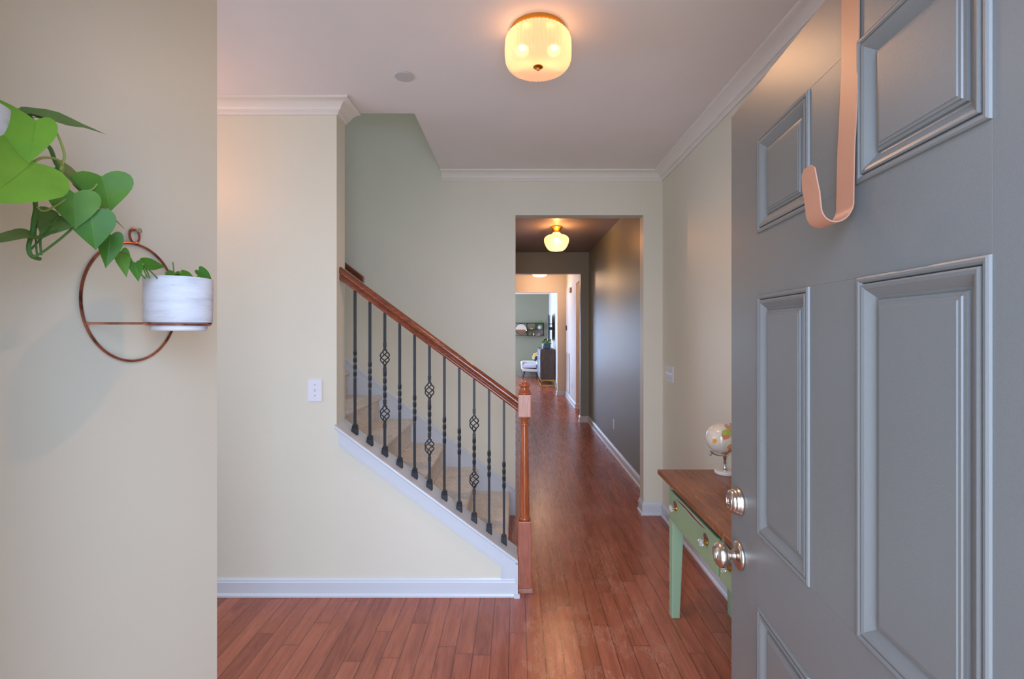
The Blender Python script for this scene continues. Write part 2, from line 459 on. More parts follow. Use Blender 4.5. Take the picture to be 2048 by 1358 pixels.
# partition in front of the stairs with its sloping knee wall
m = MB(); m.prism([(XL, 0), (-0.0, 0), (-0.0, cap_h(0) - 0.022), (-1.011, cap_h(-1.011) - 0.022), (-1.011, CEIL), (XL, CEIL)], 'y', YP, YP2)
struct('wall_stair', m, M['wall'])
struct('wall_right', MB().box(XR, XR + 0.12, 0.18, YB2, 0, CEIL), M['wall'])
m = MB(); m.prism([(-4.7, 0), (-0.004, 0), (-0.004, 2.431), (1.035, 2.431), (1.035, 0), (XR, 0), (XR, CEIL + 0.25), (-0.48, CEIL + 0.25), (-0.48, 5.4), (-4.7, 5.4)], 'y', YB, YB2 - 0.002)
struct('wall_back', m, M['wall'])
# ceiling of foyer and dining room with the stairwell cut-out
m = MB(); m.box(XL - 0.12, XR + 0.12, 0.18, YP2, CEIL, CEIL + 0.25).box(-0.6, XR + 0.12, YP2, YB, CEIL, CEIL + 0.25)
struct('ceiling', m, M['ceiling'])
# upper stairwell
m = MB(); m.box(-4.7, -0.48, YP, YP2, CEIL + 0.25, 5.4).box(-0.6, -0.48, YP2, YB, CEIL + 0.25, 5.4).box(-4.82, -4.7, YP, YB2, 0, 5.4)
struct('wall_landing', m, M['wall'])
struct('ceiling_landing', MB().box(-4.82, -0.48, YP, YB2, 5.4, 5.5), M['ceiling'])
# hallway
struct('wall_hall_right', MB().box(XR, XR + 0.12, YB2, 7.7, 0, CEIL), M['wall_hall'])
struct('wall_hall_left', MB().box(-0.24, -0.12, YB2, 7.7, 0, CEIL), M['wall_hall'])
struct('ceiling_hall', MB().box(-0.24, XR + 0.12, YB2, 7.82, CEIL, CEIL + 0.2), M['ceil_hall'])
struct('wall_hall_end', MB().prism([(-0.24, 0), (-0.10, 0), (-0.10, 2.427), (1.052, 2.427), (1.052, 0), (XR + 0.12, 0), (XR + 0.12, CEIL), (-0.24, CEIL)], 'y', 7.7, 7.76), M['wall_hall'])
struct('wall_kitchen_front', MB().prism([(-2.0, 0), (-0.10, 0), (-0.10, 2.427), (1.052, 2.427), (1.052, 0), (2.4, 0), (2.4, CEIL), (-2.0, CEIL)], 'y', 7.76, 7.82), M['cream'])
# middle room
XM = 1.15
struct('wall_kitchen_right', MB().box(XM, XM + 0.12, 9.05, 10.9, 0, CEIL).box(XM, XM + 0.12, 7.82, 9.05, 2.41, CEIL), M['white_wall'])
struct('wall_kitchen_left', MB().box(-2.12, -2.0, 7.76, 11.02, 0, CEIL), M['cream'])
struct('wall_alcove', MB().box(2.28, 2.4, 7.82, 9.9, 0, CEIL).box(XM + 0.12, 2.4, 9.78, 9.9, 0, CEIL), M['cream'])
struct('wall_kitchen_back', MB().prism([(-2.0, 0), (-1.3, 0), (-1.3, 2.38), (0.958, 2.38), (0.958, 0), (XM, 0), (XM, CEIL), (-2.0, CEIL)], 'y', 10.9, 11.02), M['cream'])
struct('ceiling_kitchen', MB().box(-2.12, 2.4, 7.82, 11.02, CEIL, CEIL + 0.2), M['ceiling'])
# living room
XV = 1.08; YV = 15.45
struct('wall_living_back', MB().box(-3.6, -1.8, YV, YV + 0.12, 0, CEIL).box(-0.3, XV + 0.12, YV, YV + 0.12, 0, CEIL).box(-1.8, -0.3, YV, YV + 0.12, 2.2, CEIL), M['sage'])
struct('wall_living_right', MB().box(XV, XV + 0.12, 11.02, YV, 0, CEIL), M['white_wall'])
struct('wall_living_front', MB().box(-3.6, -2.0, 10.9, 11.02, 0, CEIL), M['white_wall'])
struct('wall_living_left', MB().box(-3.72, -3.6, 10.9, YV + 0.12, 0, CEIL), M['white_wall'])
struct('ceiling_living', MB().box(-3.72, XV + 0.12, 11.02, YV + 0.12, CEIL, CEIL + 0.2), M['ceiling'])

# mouldings swept along a wall with mitred corners; side=+1 puts them to the right of the path direction
def sweep(mb, path, prof, z0, zs, side=1):
    P = [Vector(p) for p in path]; n = len(P); N = []
    for i in range(n - 1):
        d = (P[i + 1] - P[i]).normalized(); N.append(Vector((d.y, -d.x)) * side)
    rs = []
    for i in range(n):
        if i == 0: o = N[0]
        elif i == n - 1: o = N[-1]
        else:
            o = (N[i - 1] + N[i]); o = o / (1 + N[i - 1].dot(N[i]))
        rs.append([(P[i].x + o.x * a, P[i].y + o.y * a, z0 + zs * b) for a, b in prof])
    mb.rings(rs)
    return mb
CROWN = [(0, 0), (0.092, 0), (0.092, 0.009), (0.087, 0.012), (0.082, 0.013), (0.070, 0.016), (0.058, 0.021), (0.046, 0.029), (0.037, 0.038), (0.031, 0.047), (0.030, 0.050), (0.022, 0.050), (0.022, 0.054), (0.017, 0.056), (0.011, 0.061), (0.009, 0.064), (0.009, 0.069), (0, 0.069)]
BASE = [(0, 0), (0.024, 0), (0.024, 0.010), (0.020, 0.017), (0.014, 0.020), (0.014, 0.078), (0.010, 0.084), (0.010, 0.090), (0.006, 0.096), (0.004, 0.101), (0, 0.101)]
EPS = 0.0005
n_tr = [0]
def trim(mb, mat=None, name=None):
    n_tr[0] += 1
    return struct(name or 'trim_%d' % n_tr[0], mb, mat or M['trim'], smooth=True, ang=25)
trim(sweep(MB(), [(XL, YP - EPS), (-1.011 + EPS, YP - EPS), (-1.011 + EPS, YP2)], CROWN, CEIL - EPS, -1), M['crown'])
trim(sweep(MB(), [(-0.6, YB - EPS), (XR - EPS, YB - EPS), (XR - EPS, 0.33)], CROWN, CEIL - EPS, -1), M['crown'])
trim(sweep(MB(), [(-0.3, YV - EPS), (XV - EPS, YV - EPS), (XV - EPS, 11.02)], [(0, 0), (0.07, 0), (0.03, 0.07), (0, 0.08)], CEIL - EPS, -1), M['crown'])
def baseb(name, path, side=1, mat=None):
    return struct(name, sweep(MB(), path, BASE, EPS, 1, side), mat or M['trim'], smooth=True, ang=25)
baseb('baseboard_front_partition', [(XL, YP - EPS), (-0.0, YP - EPS)])
baseb('baseboard_right', [(1.035 - EPS, YB2 - 0.002), (1.035 - EPS, YB - EPS), (XR - EPS, YB - EPS), (XR - EPS, 0.34)])
baseb('baseboard_hall_right', [(1.052, 7.7 - EPS), (XR - EPS, 7.7 - EPS), (XR - EPS, YB2)], mat=M['trim'])
baseb('baseboard_hall_end', [(1.052 - EPS, 7.82), (1.052 - EPS, 7.7), (1.053, 7.7)])
baseb('baseboard_kitchen', [(0.958 - EPS, 11.02), (0.958 - EPS, 10.9 - EPS), (XM - EPS, 10.9 - EPS), (XM - EPS, 9.05), (XM + 0.12, 9.05 - EPS)])
baseb('baseboard_living', [(-0.3, YV - EPS), (XV - EPS, YV - EPS), (XV - EPS, 11.02)], mat=paint('sage_trim_paint', (138, 142, 126), 0.4, 0, 0))
# cap, skirt and end boards of the knee wall
m = MB()
capx0, capx1 = -1.011 - 0.004, 0.010
def slopeprism(mb, x0, x1, sec):   # sec: (y, dz above the cap line)
    mb.rings([[(x, y, cap_h(x) + dz) for y, dz in sec] for x in (x0, x1)])
    return mb
slopeprism(m, capx0, capx1, [(2.642, 0), (2.6365, -0.004), (2.6345, -0.010), (2.6365, -0.017), (2.642, -0.0215), (2.808, -0.0215), (2.811, -0.010), (2.808, 0)])
# left end stub wraps round the front corner only
trim(m, name='trim_stair_cap')
m = MB()
m.prism([(-0.995, cap_h(-0.995) - 0.0225), (-0.995, 0.851), (-0.081, 0.170), (-0.081, 0.1015), (0.0, 0.1015), (0.0, cap_h(0) - 0.0225)], 'y', YP - 0.015, YP - EPS)
# bead along the inner edge
m.prism([(-0.995, 0.862), (-0.995, 0.849), (-0.083, 0.169), (-0.083, 0.1015), (-0.074, 0.1015), (-0.074, 0.177)], 'y', YP - 0.019, YP - 0.0151)
trim(m, name='trim_stair_skirt')
m = MB(); m.prism([(YP - 0.019, 0.02), (YP2 + 0.004, 0.02), (YP2 + 0.004, cap_h(0.011) - 0.0225), (YP - 0.019, cap_h(0.011) - 0.0225)], 'x', 0.0005, 0.0108)
m.box(-0.010, 0.021, YP - 0.034, YP - 0.0195, 0.0005, 0.021).box(-0.004, 0.0108, YP - 0.024, YP - 0.0195, 0.0005, 0.185)
trim(m, name='trim_stair_end')
m = MB()
def sk(x): return 0.195 - 0.768 * x
m.prism([(-0.006, 0.001), (-0.006, sk(-0.006)), (-3.5, sk(-3.5)), (-3.5, sk(-3.5) - 0.6), (-0.75, 0.001)], 'y', YB - 0.018, YB - EPS)
m.rings([[(x, y, sk(x) + dz) for y, dz in ((YB - EPS, 0.0), (YB - EPS, 0.02), (YB - 0.010, 0.02), (YB - 0.014, 0.012), (YB - 0.024, 0.004), (YB - 0.024, 0.0))] for x in (-3.5, -0.006)])
m.box(-0.012, -0.0045, YB - 0.024, YB - EPS, 0.001, sk(0) + 0.01)
trim(m, name='trim_stair_wall_skirt')

# ---------------------------------------------------------------- STAIRS
st = thing('staircase', 'straight staircase with beige carpeted steps climbing left behind the partition wall', 'stairs', (-0.3, 3.3, 0))
RISE, RUN = 0.193, 0.258
for i in range(13):
    xn = -0.048 - RUN * i; zt = 0.2 + RISE * i; zb = max(0.0, zt - RISE)
    r = 0.018; pts = []
    for k in range(9):
        a = PI / 2 - PI * k / 8
        pts.append((xn - r + r * math.cos(a), zt - r + r * math.sin(a)))
    pts += [(xn - 0.024, zt - 0.045), (xn - 0.024, zb + (0.0012 if i == 0 else 0.0005)), (xn - RUN - 0.024 + 0.0008, zb + (0.0012 if i == 0 else 0.0005)), (xn - RUN - 0.024 + 0.0008, zt)]
    m = MB(); m.prism(pts, 'y', YP2 + 0.002, YB - 0.0185); m.build('carpeted_step', M['carpet'], st, smooth=True)

rl = thing('stair_railing', 'cherry wood stair railing with black twisted iron balusters and turned newel post', 'railing', (0.049, 2.725, 0))
def rail_b(x): return 1.037 - SL * x
hs = [(-0.022, 0.0), (-0.026, 0.006), (-0.026, 0.012), (-0.020, 0.020), (-0.019, 0.026), (-0.028, 0.034), (-0.031, 0.044), (-0.028, 0.056), (-0.018, 0.065), (0, 0.068)]
hs = hs + [(-y, z) for y, z in hs[-2::-1]]
m = MB(); m.rings([[(x, 2.725 + y, rail_b(x) + z * 1.12) for y, z in hs] for x in (0.0112, -0.35, -0.7, -1.0105)])
m.build('handrail', M['rail'], rl, smooth=True)
# newel: square blocks and a turned shaft
nx, ny = 0.049, 2.7245
m = MB()
m.lathe([(0.030, 0.402), (0.031, 0.405), (0.033, 0.411), (0.031, 0.417), (0.027, 0.420), (0.0285, 0.44), (0.028, 0.52), (0.0265, 0.62), (0.0245, 0.74), (0.022, 0.86), (0.0205, 0.925), (0.0205, 0.943), (0.026, 0.946), (0.0275, 0.951), (0.026, 0.956), (0.021, 0.959), (0.0215, 0.968), (0.024, 0.980), (0.030, 0.988), (0.033, 0.992), (0.033, 0.998)], (nx, ny, 0), seg=32)
m.build('newel_post', M['newel'], rl, smooth=True)
np_ = [o for o in COL.objects if o.name == 'newel_post'][0]
m = MB(); m.chbox(nx - 0.0375, nx + 0.0375, ny - 0.0375, ny + 0.0375, 0.023, 0.402, 0.003); m.build('base_block', M['newel'], np_)
m = MB(); m.chbox(nx - 0.0375, nx + 0.0375, ny - 0.0375, ny + 0.0375, 0.997, 1.125, 0.005); m.build('top_block', M['newel_sheen'], np_)
m = MB(); m.chbox(nx - 0.0373, nx + 0.046, ny - 0.046, ny + 0.046, 0.0005, 0.024, 0.004); m.build('foot_moulding', M['newel_sheen'], np_)
m = MB(); m.lathe([(0.034, 1.1245), (0.038, 1.128), (0.038, 1.132), (0.034, 1.136), (0.031, 1.139), (0.035, 1.144), (0.033, 1.149), (0.025, 1.153), (0.0235, 1.160), (0.025, 1.168), (0.031, 1.172), (0.034, 1.176), (0.033, 1.181), (0.026, 1.187), (0.017, 1.190), (0.016, 1.194), (0.010, 1.199), (0.001, 1.200)], (nx, ny, 0), seg=32)
m.build('finial', M['newel'], np_, smooth=True)

def bar(mb, x, y, zs, s):     # square bar lofted through (z, angle, scale)
    rs = []
    for z, a, k in zs:
        rs.append([(x + s * k * 0.7071 * math.cos(a + PI / 4 + q * PI / 2), y + s * k * 0.7071 * math.sin(a + PI / 4 + q * PI / 2), z) for q in range(4)])
    mb.rings(rs)
def twist(z0, z1, turns, n=24):
    return [(z0 + (z1 - z0) * k / n, turns * 2 * PI * k / n, 1.08) for k in range(n + 1)]
def collar(mb, x, y, z, s=0.019):
    mb.chbox(x - s / 2, x + s / 2, y - s / 2, y + s / 2, z - 0.010, z - 0.006, 0.0012)
    mb.chbox(x - s * .42, x + s * .42, y - s * .42, y + s * .42, z - 0.006, z + 0.006, 0.0012)
    mb.chbox(x - s / 2, x + s / 2, y - s / 2, y + s / 2, z + 0.006, z + 0.010, 0.0012)
BS = 0.0135
for i in range(11):
    x = -0.0693 - 0.0860 * i; y = 2.725
    T = rail_b(x) - 0.0005; B = cap_h(x) + 0.028
    m = MB()
    if i in (2, 5, 8):
        segs = [(T, T - 0.215), (T - 0.305, T - 0.54), (T - 0.628, B)]
        bar(m, x, y, [(segs[0][0], 0, 1), (segs[0][1], 0, 1)], BS)
        bar(m, x, y, [(T - 0.305, 0, 1), (T - 0.335, 0, 1)] + [(z, a, k) for z, a, k in twist(T - 0.34, T - 0.505, -1.0)] + [(T - 0.51, 0, 1), (T - 0.54, 0, 1)], BS)
        bar(m, x, y, [(T - 0.628, 0, 1), (B, 0, 1)], BS)
    else:
        bar(m, x, y, [(T, 0, 1), (T - 0.345, 0, 1)] + [(z, a, k) for z, a, k in twist(T - 0.35, T - 0.51, -1.0)] + [(T - 0.515, 0, 1), (B, 0, 1)], BS)
    b = m.build('baluster', M['black'], rl, smooth=True, ang=25)
    if i in (2, 5, 8):
        for zt in (T - 0.212, T - 0.537):
            m = MB()
            for q in range(4):
                pts = []
                for k in range(17):
                    f = k / 16; rr = 0.003 + 0.0245 * math.sin(PI * f) ** 0.85; a = q * PI / 2 + 0.4 + f * PI * 1.35
                    pts.append((x + rr * math.cos(a), y + rr * math.sin(a), zt - f * 0.092))
                m.tube(pts, 0.0034, 6)
            m.build('basket', M['black'], b, smooth=True)
        for z in (T - 0.186, T - 0.33, T - 0.515, T - 0.655):
            m = MB(); collar(m, x, y, z); m.build('collar', M['black'], b)
    m = MB(); w = 0.0165
    m.hexa([(x - w, y - w, cap_h(x - w) + 0.0006), (x + w, y - w, cap_h(x + w) + 0.0006), (x + w, y + w, cap_h(x + w) + 0.0006), (x - w, y + w, cap_h(x - w) + 0.0006),
            (x - w * .95, y - w * .95, cap_h(x) + 0.030), (x + w * .95, y - w * .95, cap_h(x) + 0.030), (x + w * .95, y + w * .95, cap_h(x) + 0.030), (x - w * .95, y + w * .95, cap_h(x) + 0.030)])
    m.chbox(x - 0.014, x + 0.014, y - 0.014, y + 0.014, cap_h(x) + 0.0302, cap_h(x) + 0.038, 0.0015)
    m.chbox(x - 0.0155, x + 0.0155, y - 0.0155, y + 0.0155, cap_h(x) + 0.038, cap_h(x) + 0.043, 0.0015)
    m.chbox(x - 0.0115, x + 0.0115, y - 0.0115, y + 0.0115, cap_h(x) + 0.043, cap_h(x) + 0.051, 0.0015)
    m.build('shoe', M['black'], b, bevel=0.0012)
# second rail fixed to the far stair wall
def r2(x): return 0.945 - 0.765 * x
wr = thing('wall_handrail', 'short length of wooden handrail fixed to the far stair wall behind the partition', 'handrail', (-2.0, 3.76, r2(-2.0)))
m = MB(); m.rings([[(x, 3.76 + y * 0.8, r2(x) + z * 0.75) for y, z in hs] for x in (-1.215, -3.3)]); m.build('rail', M['rail'], wr, smooth=True)
for x in (-1.45, -2.9):
    m = MB(); m.tube([(x, 3.76, r2(x) + 0.003), (x, 3.77, r2(x) - 0.03), (x, 3.80, r2(x) - 0.05), (x, YB, r2(x) - 0.05)], 0.006, 8)
    m.lathe([(0.03, YB - 0.006), (0.03, YB - 0.0005)], (x, 0, r2(x) - 0.05), 'y', 20); m.build('bracket', M['steel'], wr, smooth=True)

# ---------------------------------------------------------------- FRONT DOOR
ang = math.atan2(-0.9956, -0.0939)
door = bpy.data.objects.new('door_1', None); COL.objects.link(door)
door.location = (0.558, 1.2226, 0.012); door.rotation_euler = (0, 0, ang); door['kind'] = 'structure'
door['label'] = 'grey six-panel front door standing open on the right'; door['category'] = 'door'
DW, DH, DT = 0.914, 2.031, 0.044
US = [(0.1676, 0.3864), (0.5234, 0.7422)]
VS = [(1.696, 1.908), (1.023, 1.557), (0.24, 0.862)]
m = MB(); C_ = 0.0007
def slab(u0, u1, v0, v1): m.chbox(u0, u1, 0, DT, v0, v1, C_)
slab(0, US[0][0], 0, DH); slab(US[1][1], DW, 0, DH)                       # stiles
rails = [(DH, VS[0][1]), (VS[0][0], VS[1][1]), (VS[1][0], VS[2][1]), (VS[2][0], 0)]
for a, b_ in rails: slab(US[0][0], US[1][1], b_, a)
for v0, v1 in VS: slab(US[0][1], US[1][0], v0, v1)                       # mullions
leaf = m.build('leaf', M['door'], door, local=True)
PR = [(0, 0.0), (0.0005, -0.0030), (0.003, -0.0044), (0.006, -0.0042), (0.0088, -0.0024), (0.0103, 0.0012), (0.0112, -0.0034), (0.0135, -0.0042), (0.018, -0.0028), (0.024, 0.0012), (0.030, 0.0052), (0.0342, 0.0066), (0.0352, 0.0040), (0.0395, 0.0034), (0.0405, 0.0018), (0.0440, 0.0016), (0.0452, 0.0004), (0.052, 0.0004)]
for v0, v1 in VS:
    for u0, u1 in US:
        m = MB(); rs = []
        for d, w in PR: rs.append([(u0 + d, w, v0 + d), (u1 - d, w, v0 + d), (u1 - d, w, v1 - d), (u0 + d, w, v1 - d)])
        R = [[m.bm.verts.new(p) for p in r] for r in rs]
        for a, b_ in zip(R[:-1], R[1:]):
            for i in range(4): m.face([a[i], a[(i + 1) % 4], b_[(i + 1) % 4], b_[i]])
        m.face(R[-1])
        # back of the panel
        Bk = [m.bm.verts.new(p) for p in ((u0, 0.034, v0), (u1, 0.034, v0), (u1, 0.034, v1), (u0, 0.034, v1))]
        m.face(Bk[::-1])
        for i in range(4): m.face([R[0][i], R[0][(i + 1) % 4], Bk[(i + 1) % 4], Bk[i]])
        p = m.build('panel', M['door'], door, local=True)
# door knob and deadbolt (axis along -y local)
KU, KZ = 0.060, 0.925; DZ = 1.058
kn = MB(); kn.lathe([(0.0335, -0.0003), (0.0345, -0.003), (0.0335, -0.007), (0.029, -0.010), (0.018, -0.012), (0.0125, -0.015), (0.0115, -0.022), (0.0125, -0.027), (0.020, -0.030), (0.0275, -0.036), (0.0302, -0.043), (0.0290, -0.051), (0.024, -0.058), (0.018, -0.0615), (0.0165, -0.0605), (0.015, -0.0600), (0.0145, -0.0620), (0.010, -0.0635), (0.001, -0.064)], (KU, 0, KZ), 'y', 40)
kn.build('door_knob', M['nickel'], door, smooth=True, local=True, ang=50)
db = MB(); db.lathe([(0.0325, -0.0003), (0.0335, -0.003), (0.033, -0.006), (0.031, -0.009), (0.0305, -0.010), (0.031, -0.0125), (0.0285, -0.017), (0.028, -0.0175), (0.0285, -0.019), (0.0255, -0.024), (0.024, -0.0255), (0.019, -0.0265), (0.0185, -0.025), (0.0175, -0.025), (0.017, -0.0265), (0.008, -0.0268), (0.0075, -0.0255), (0.001, -0.0255)], (KU, 0, DZ), 'y', 40)
dbo = db.build('deadbolt', M['nickel'], door, smooth=True, local=True, ang=50)
m = MB(); m.box(KU - 0.001, KU + 0.001, -0.0262, -0.0256, DZ - 0.005, DZ + 0.005); m.build('keyhole', M['slot'], door, local=True)
m = MB(); m.box(-0.0006, 0.0002, 0.010, 0.034, KZ - 0.03, KZ + 0.03); m.build('latch_plate', M['nickel'], door, local=True)
for hz in (0.2, 1.0, 1.8):
    m = MB(); m.lathe([(0.006, hz - 0.05), (0.006, hz + 0.05)], (DW + 0.006, 0.002, 0), 'z', 10); m.build('hinge', M['nickel'], door, smooth=True, local=True)
# door frame
m = MB(); m.box(-0.47, -0.44, 0.17, 0.335, 0, 2.08).box(0.50, 0.53, 0.17, 0.335, 0, 2.08).box(-0.44, 0.50, 0.17, 0.335, 2.055, 2.08)
struct('trim_door_frame', m, M['trim'])

# wreath hanger hung over the top of the door
WU = (1.2226 - 0.717) / 0.9956
wh = thing('wreath_hanger', 'copper coloured over-the-door wreath hanger strap with an upturned hook', 'door hanger', (0.558, 1.2226, 0.012), ang)
path = [(0.0475, 1.93), (0.0475, DH + 0.0022), (-0.0022, DH + 0.0022), (-0.0025, DH - 0.15), (-0.006, 1.80), (-0.0085, 1.75), (-0.0095, 1.70)]
for k in range(1, 15):
    a = PI * k / 15
    path.append((-0.0095 - 0.023 * (1 - math.cos(a)), 1.664 - 0.028 * math.sin(a) + 0.008 * (1 - k / 15)))
path += [(-0.0575, 1.685), (-0.0605, 1.70), (-0.0630, 1.722), (-0.0640, 1.729)]
hw = 0.0215; tk = 0.0009; rs = []
for i, (y, z) in enumerate(path):
    a = Vector(path[max(i - 1, 0)]); b_ = Vector(path[min(i + 1, len(path) - 1)]); d = (b_ - a).normalized(); nrm = Vector((-d.y, d.x)) * tk
    w = hw
    rem = len(path) - 1 - i
    if rem == 0: w = hw * 0.45
    elif rem == 1: w = hw * 0.88
    rs.append([(WU - w, y + nrm.x, z + nrm.y), (WU + w, y + nrm.x, z + nrm.y), (WU + w, y - nrm.x, z - nrm.y), (WU - w, y - nrm.x, z - nrm.y)])
m = MB(); m.rings(rs)
m.bm.faces.ensure_lookup_table()
for f in m.bm.faces:
    f.normal_update()
    if abs(f.normal.x) > 0.8: f.material_index = 1
m.build('strap', [M['hook'], M['hook_edge']], wh, local=True, smooth=True)

# ---------------------------------------------------------------- DESK
XD0, XD1, YD0, YD1, ZD = 0.757, 1.176, 1.28, 2.525, 0.75
dk = thing('writing_desk', 'distressed green writing desk with brown wooden top standing against the right wall', 'desk', (0.97, 1.9, 0))
m = MB(); m.chbox(XD0, XD1, YD0, YD1, ZD - 0.024, ZD, 0.004); m.build('desk_top', M['desk_top'], dk)
ax0, ax1, ay0, ay1 = 0.812, 1.155, 1.325, 2.485
m = MB()
m.box(ax0 - 0.004, ax0 + 0.02, ay0, ay1, 0.690, ZD - 0.0245)       # rail over the drawers
m.box(ax0, ax0 + 0.02, ay0, ay1, 0.505, 0.518)                     # rail beneath
m.box(ax1 - 0.02, ax1, ay0, ay1, 0.505, ZD - 0.0245)
m.box(ax0 + 0.02, ax1 - 0.02, ay0, ay0 + 0.02, 0.505, ZD - 0.0245).box(ax0 + 0.02, ax1 - 0.02, ay1 - 0.02, ay1, 0.505, ZD - 0.0245)
m.box(ax0 + 0.002, ax0 + 0.02, 1.848, 1.866, 0.518, 0.690)
m.box(ax0 - 0.004, ax0 + 0.02, ay1 - 0.04, ay1, 0.505, 0.69)
m.box(ax0 - 0.004, ax0 + 0.02, ay0, ay0 + 0.04, 0.505, 0.69)
m.build('apron', M['green'], dk, bevel=0.002)
for lx, sx in ((ax0 - 0.005, 1), (ax1 + 0.002, -1)):
    for ly, sy in ((ay0 - 0.002, 1), (ay1 + 0.002, -1)):
        m = MB(); w0, w1 = 0.058, 0.042
        def q(w, z): return [(lx, ly, z), (lx + sx * w, ly, z), (lx + sx * w, ly + sy * w, z), (lx, ly + sy * w, z)]
        m.hexa(q(w1, 0.0005) + q(w0, 0.5045)); m.build('leg', M['green_leg'], dk, bevel=0.003)
for y0, y1 in ((1.869, 2.4435), (1.371, 1.8455)):
    m = MB(); m.chbox(0.797, ax0 - 0.0042, y0, y1, 0.519, 0.668, 0.004)
    m.box(ax0 - 0.004, ax0 + 0.25, y0 + 0.006, y1 - 0.006, 0.522, 0.662)
    dr = m.build('drawer', M['green'], dk)
    for ky in ((y0 + 0.103, y1 - 0.092) if y0 > 1.8 else (y0 + 0.09, y1 - 0.085)):
        kz = 0.606
        m = MB(); m.lathe([(0.013, 0.7968), (0.012, 0.793), (0.007, 0.790), (0.006, 0.784)], (0, ky, kz), 'x', 20); m.build('knob_backplate', M['brass'], dr, smooth=True)
        m = MB(); m.lathe([(0.007, 0.7838), (0.013, 0.780), (0.0172, 0.774), (0.0172, 0.769), (0.0130, 0.764), (0.006, 0.7625), (0.001, 0.763)], (0, ky, kz), 'x', 12, mod=lambda a, r, h: 1 + 0.05 * math.cos(6 * a)); m.build('glass_knob', M['crystal'], dr)
        m = MB(); m.lathe([(0.0045, 0.7622), (0.004, 0.7605), (0.001, 0.760)], (0, ky, kz), 'x', 12); m.build('knob_screw', M['brass'], dr, smooth=True)
        # worn ring of bare wood round the knob
        m = MB(); m.lathe([(0.024, 0.7969), (0.0215, 0.7962), (0.001, 0.7961)], (0, ky + 0.008, kz + 0.012), 'x', 20, mod=lambda a, r, h: 1 + 0.18 * math.sin(2 * a + 1) + 0.07 * math.sin(5 * a)); m.build('bare_wood_ring', M['wear'], dr)
    # worn upper edge
    m = MB()
    for dpt, amp, mi in ((0.0, 0.026, 0), (0.0006, 0.014, 1)):
        top = []; bot = []; y_a, y_b = (y0 + 0.12, y1 - 0.09) if y0 > 1.8 else (y0 + 0.2, y1 - 0.03)
        for k in range(25):
            f = k / 24; yy = y_a + (y_b - y_a) * f; c = 0.656 - 0.002 * math.sin(7 * f)
            h = amp * math.sin(PI * f) ** 0.6 * (0.6 + 0.4 * abs(math.sin(9 * f + 1))) / 2 + 0.0004
            top.append((yy, c + h)); bot.append((yy, c - h))
        m.mi = mi; m.prism(top + bot[::-1], 'x', 0.7958 - dpt, 0.7968 - dpt)
    m.build('chipped_paint', [M['wear_pale'], M['wear']], dr)
for y0_ in (): pass

# ---------------------------------------------------------------- GLOBE
GC = Vector((1.068, 2.45, 0.932)); GR = 0.079
gb = thing('desk_globe', 'small cream world globe on a silver stand with white round base on the desk', 'globe', (1.085, 2.45, ZD))
m = MB(); m.lathe([(0.050, ZD + 0.0005), (0.053, ZD + 0.004), (0.053, ZD + 0.015), (0.050, ZD + 0.018), (0.001, ZD + 0.0185)], (1.085, 2.45, 0), seg=40)
m.build('base', paint('white_marble_base', (226, 224, 214), 0.15, 0.0, 0.03), gb, smooth=True)
m = MB(); m.lathe([(0.015, ZD + 0.0187), (0.015, ZD + 0.022), (0.010, ZD + 0.026), (0.0095, ZD + 0.034), (0.0065, ZD + 0.045), (0.008, ZD + 0.056), (0.0085, ZD + 0.060), (0.006, ZD + 0.063), (0.009, ZD + 0.085), (0.012, ZD + 0.092)], (1.085, 2.45, 0), seg=24)
m.build('stem', M['steel'], gb, smooth=True)
# tilted meridian: an arc under the ball from the lower left pole to the upper right
ax = Vector((-0.62, -0.10, -0.78)).normalized(); side = Vector((0, -1, 0)).cross(ax).normalized()
pole_a = ax
perp = (Vector((0, 0, -1)) - ax * ax.dot(Vector((0, 0, -1)))).normalized()
pts = []
for k in range(25):
    a = -0.12 + (PI + 0.24) * k / 24; pts.append(GC + (ax * math.cos(a) + perp * math.sin(a)) * (GR + 0.010))
m = MB(); m.tube(pts, 0.0035, 8)
m.tube([GC + perp * (GR + 0.010), Vector((1.085, 2.45, ZD + 0.09))], 0.008, 10)
m.build('meridian_arm', M['steel'], gb, smooth=True)
m = MB(); m.tube([GC + ax * (GR + 0.001), GC + ax * (GR + 0.018)], 0.003, 8); m.sphere(GC + ax * (GR + 0.022), 0.0075, 14, 8)
m.build('pivot_knob', M['steel'], gb, smooth=True)
m = MB(); m.tube([GC - ax * (GR + 0.001), GC - ax * (GR + 0.018)], 0.003, 8); m.sphere(GC - ax * (GR + 0.020), 0.006, 14, 8)
m.build('pivot_knob', M['steel'], gb, smooth=True)
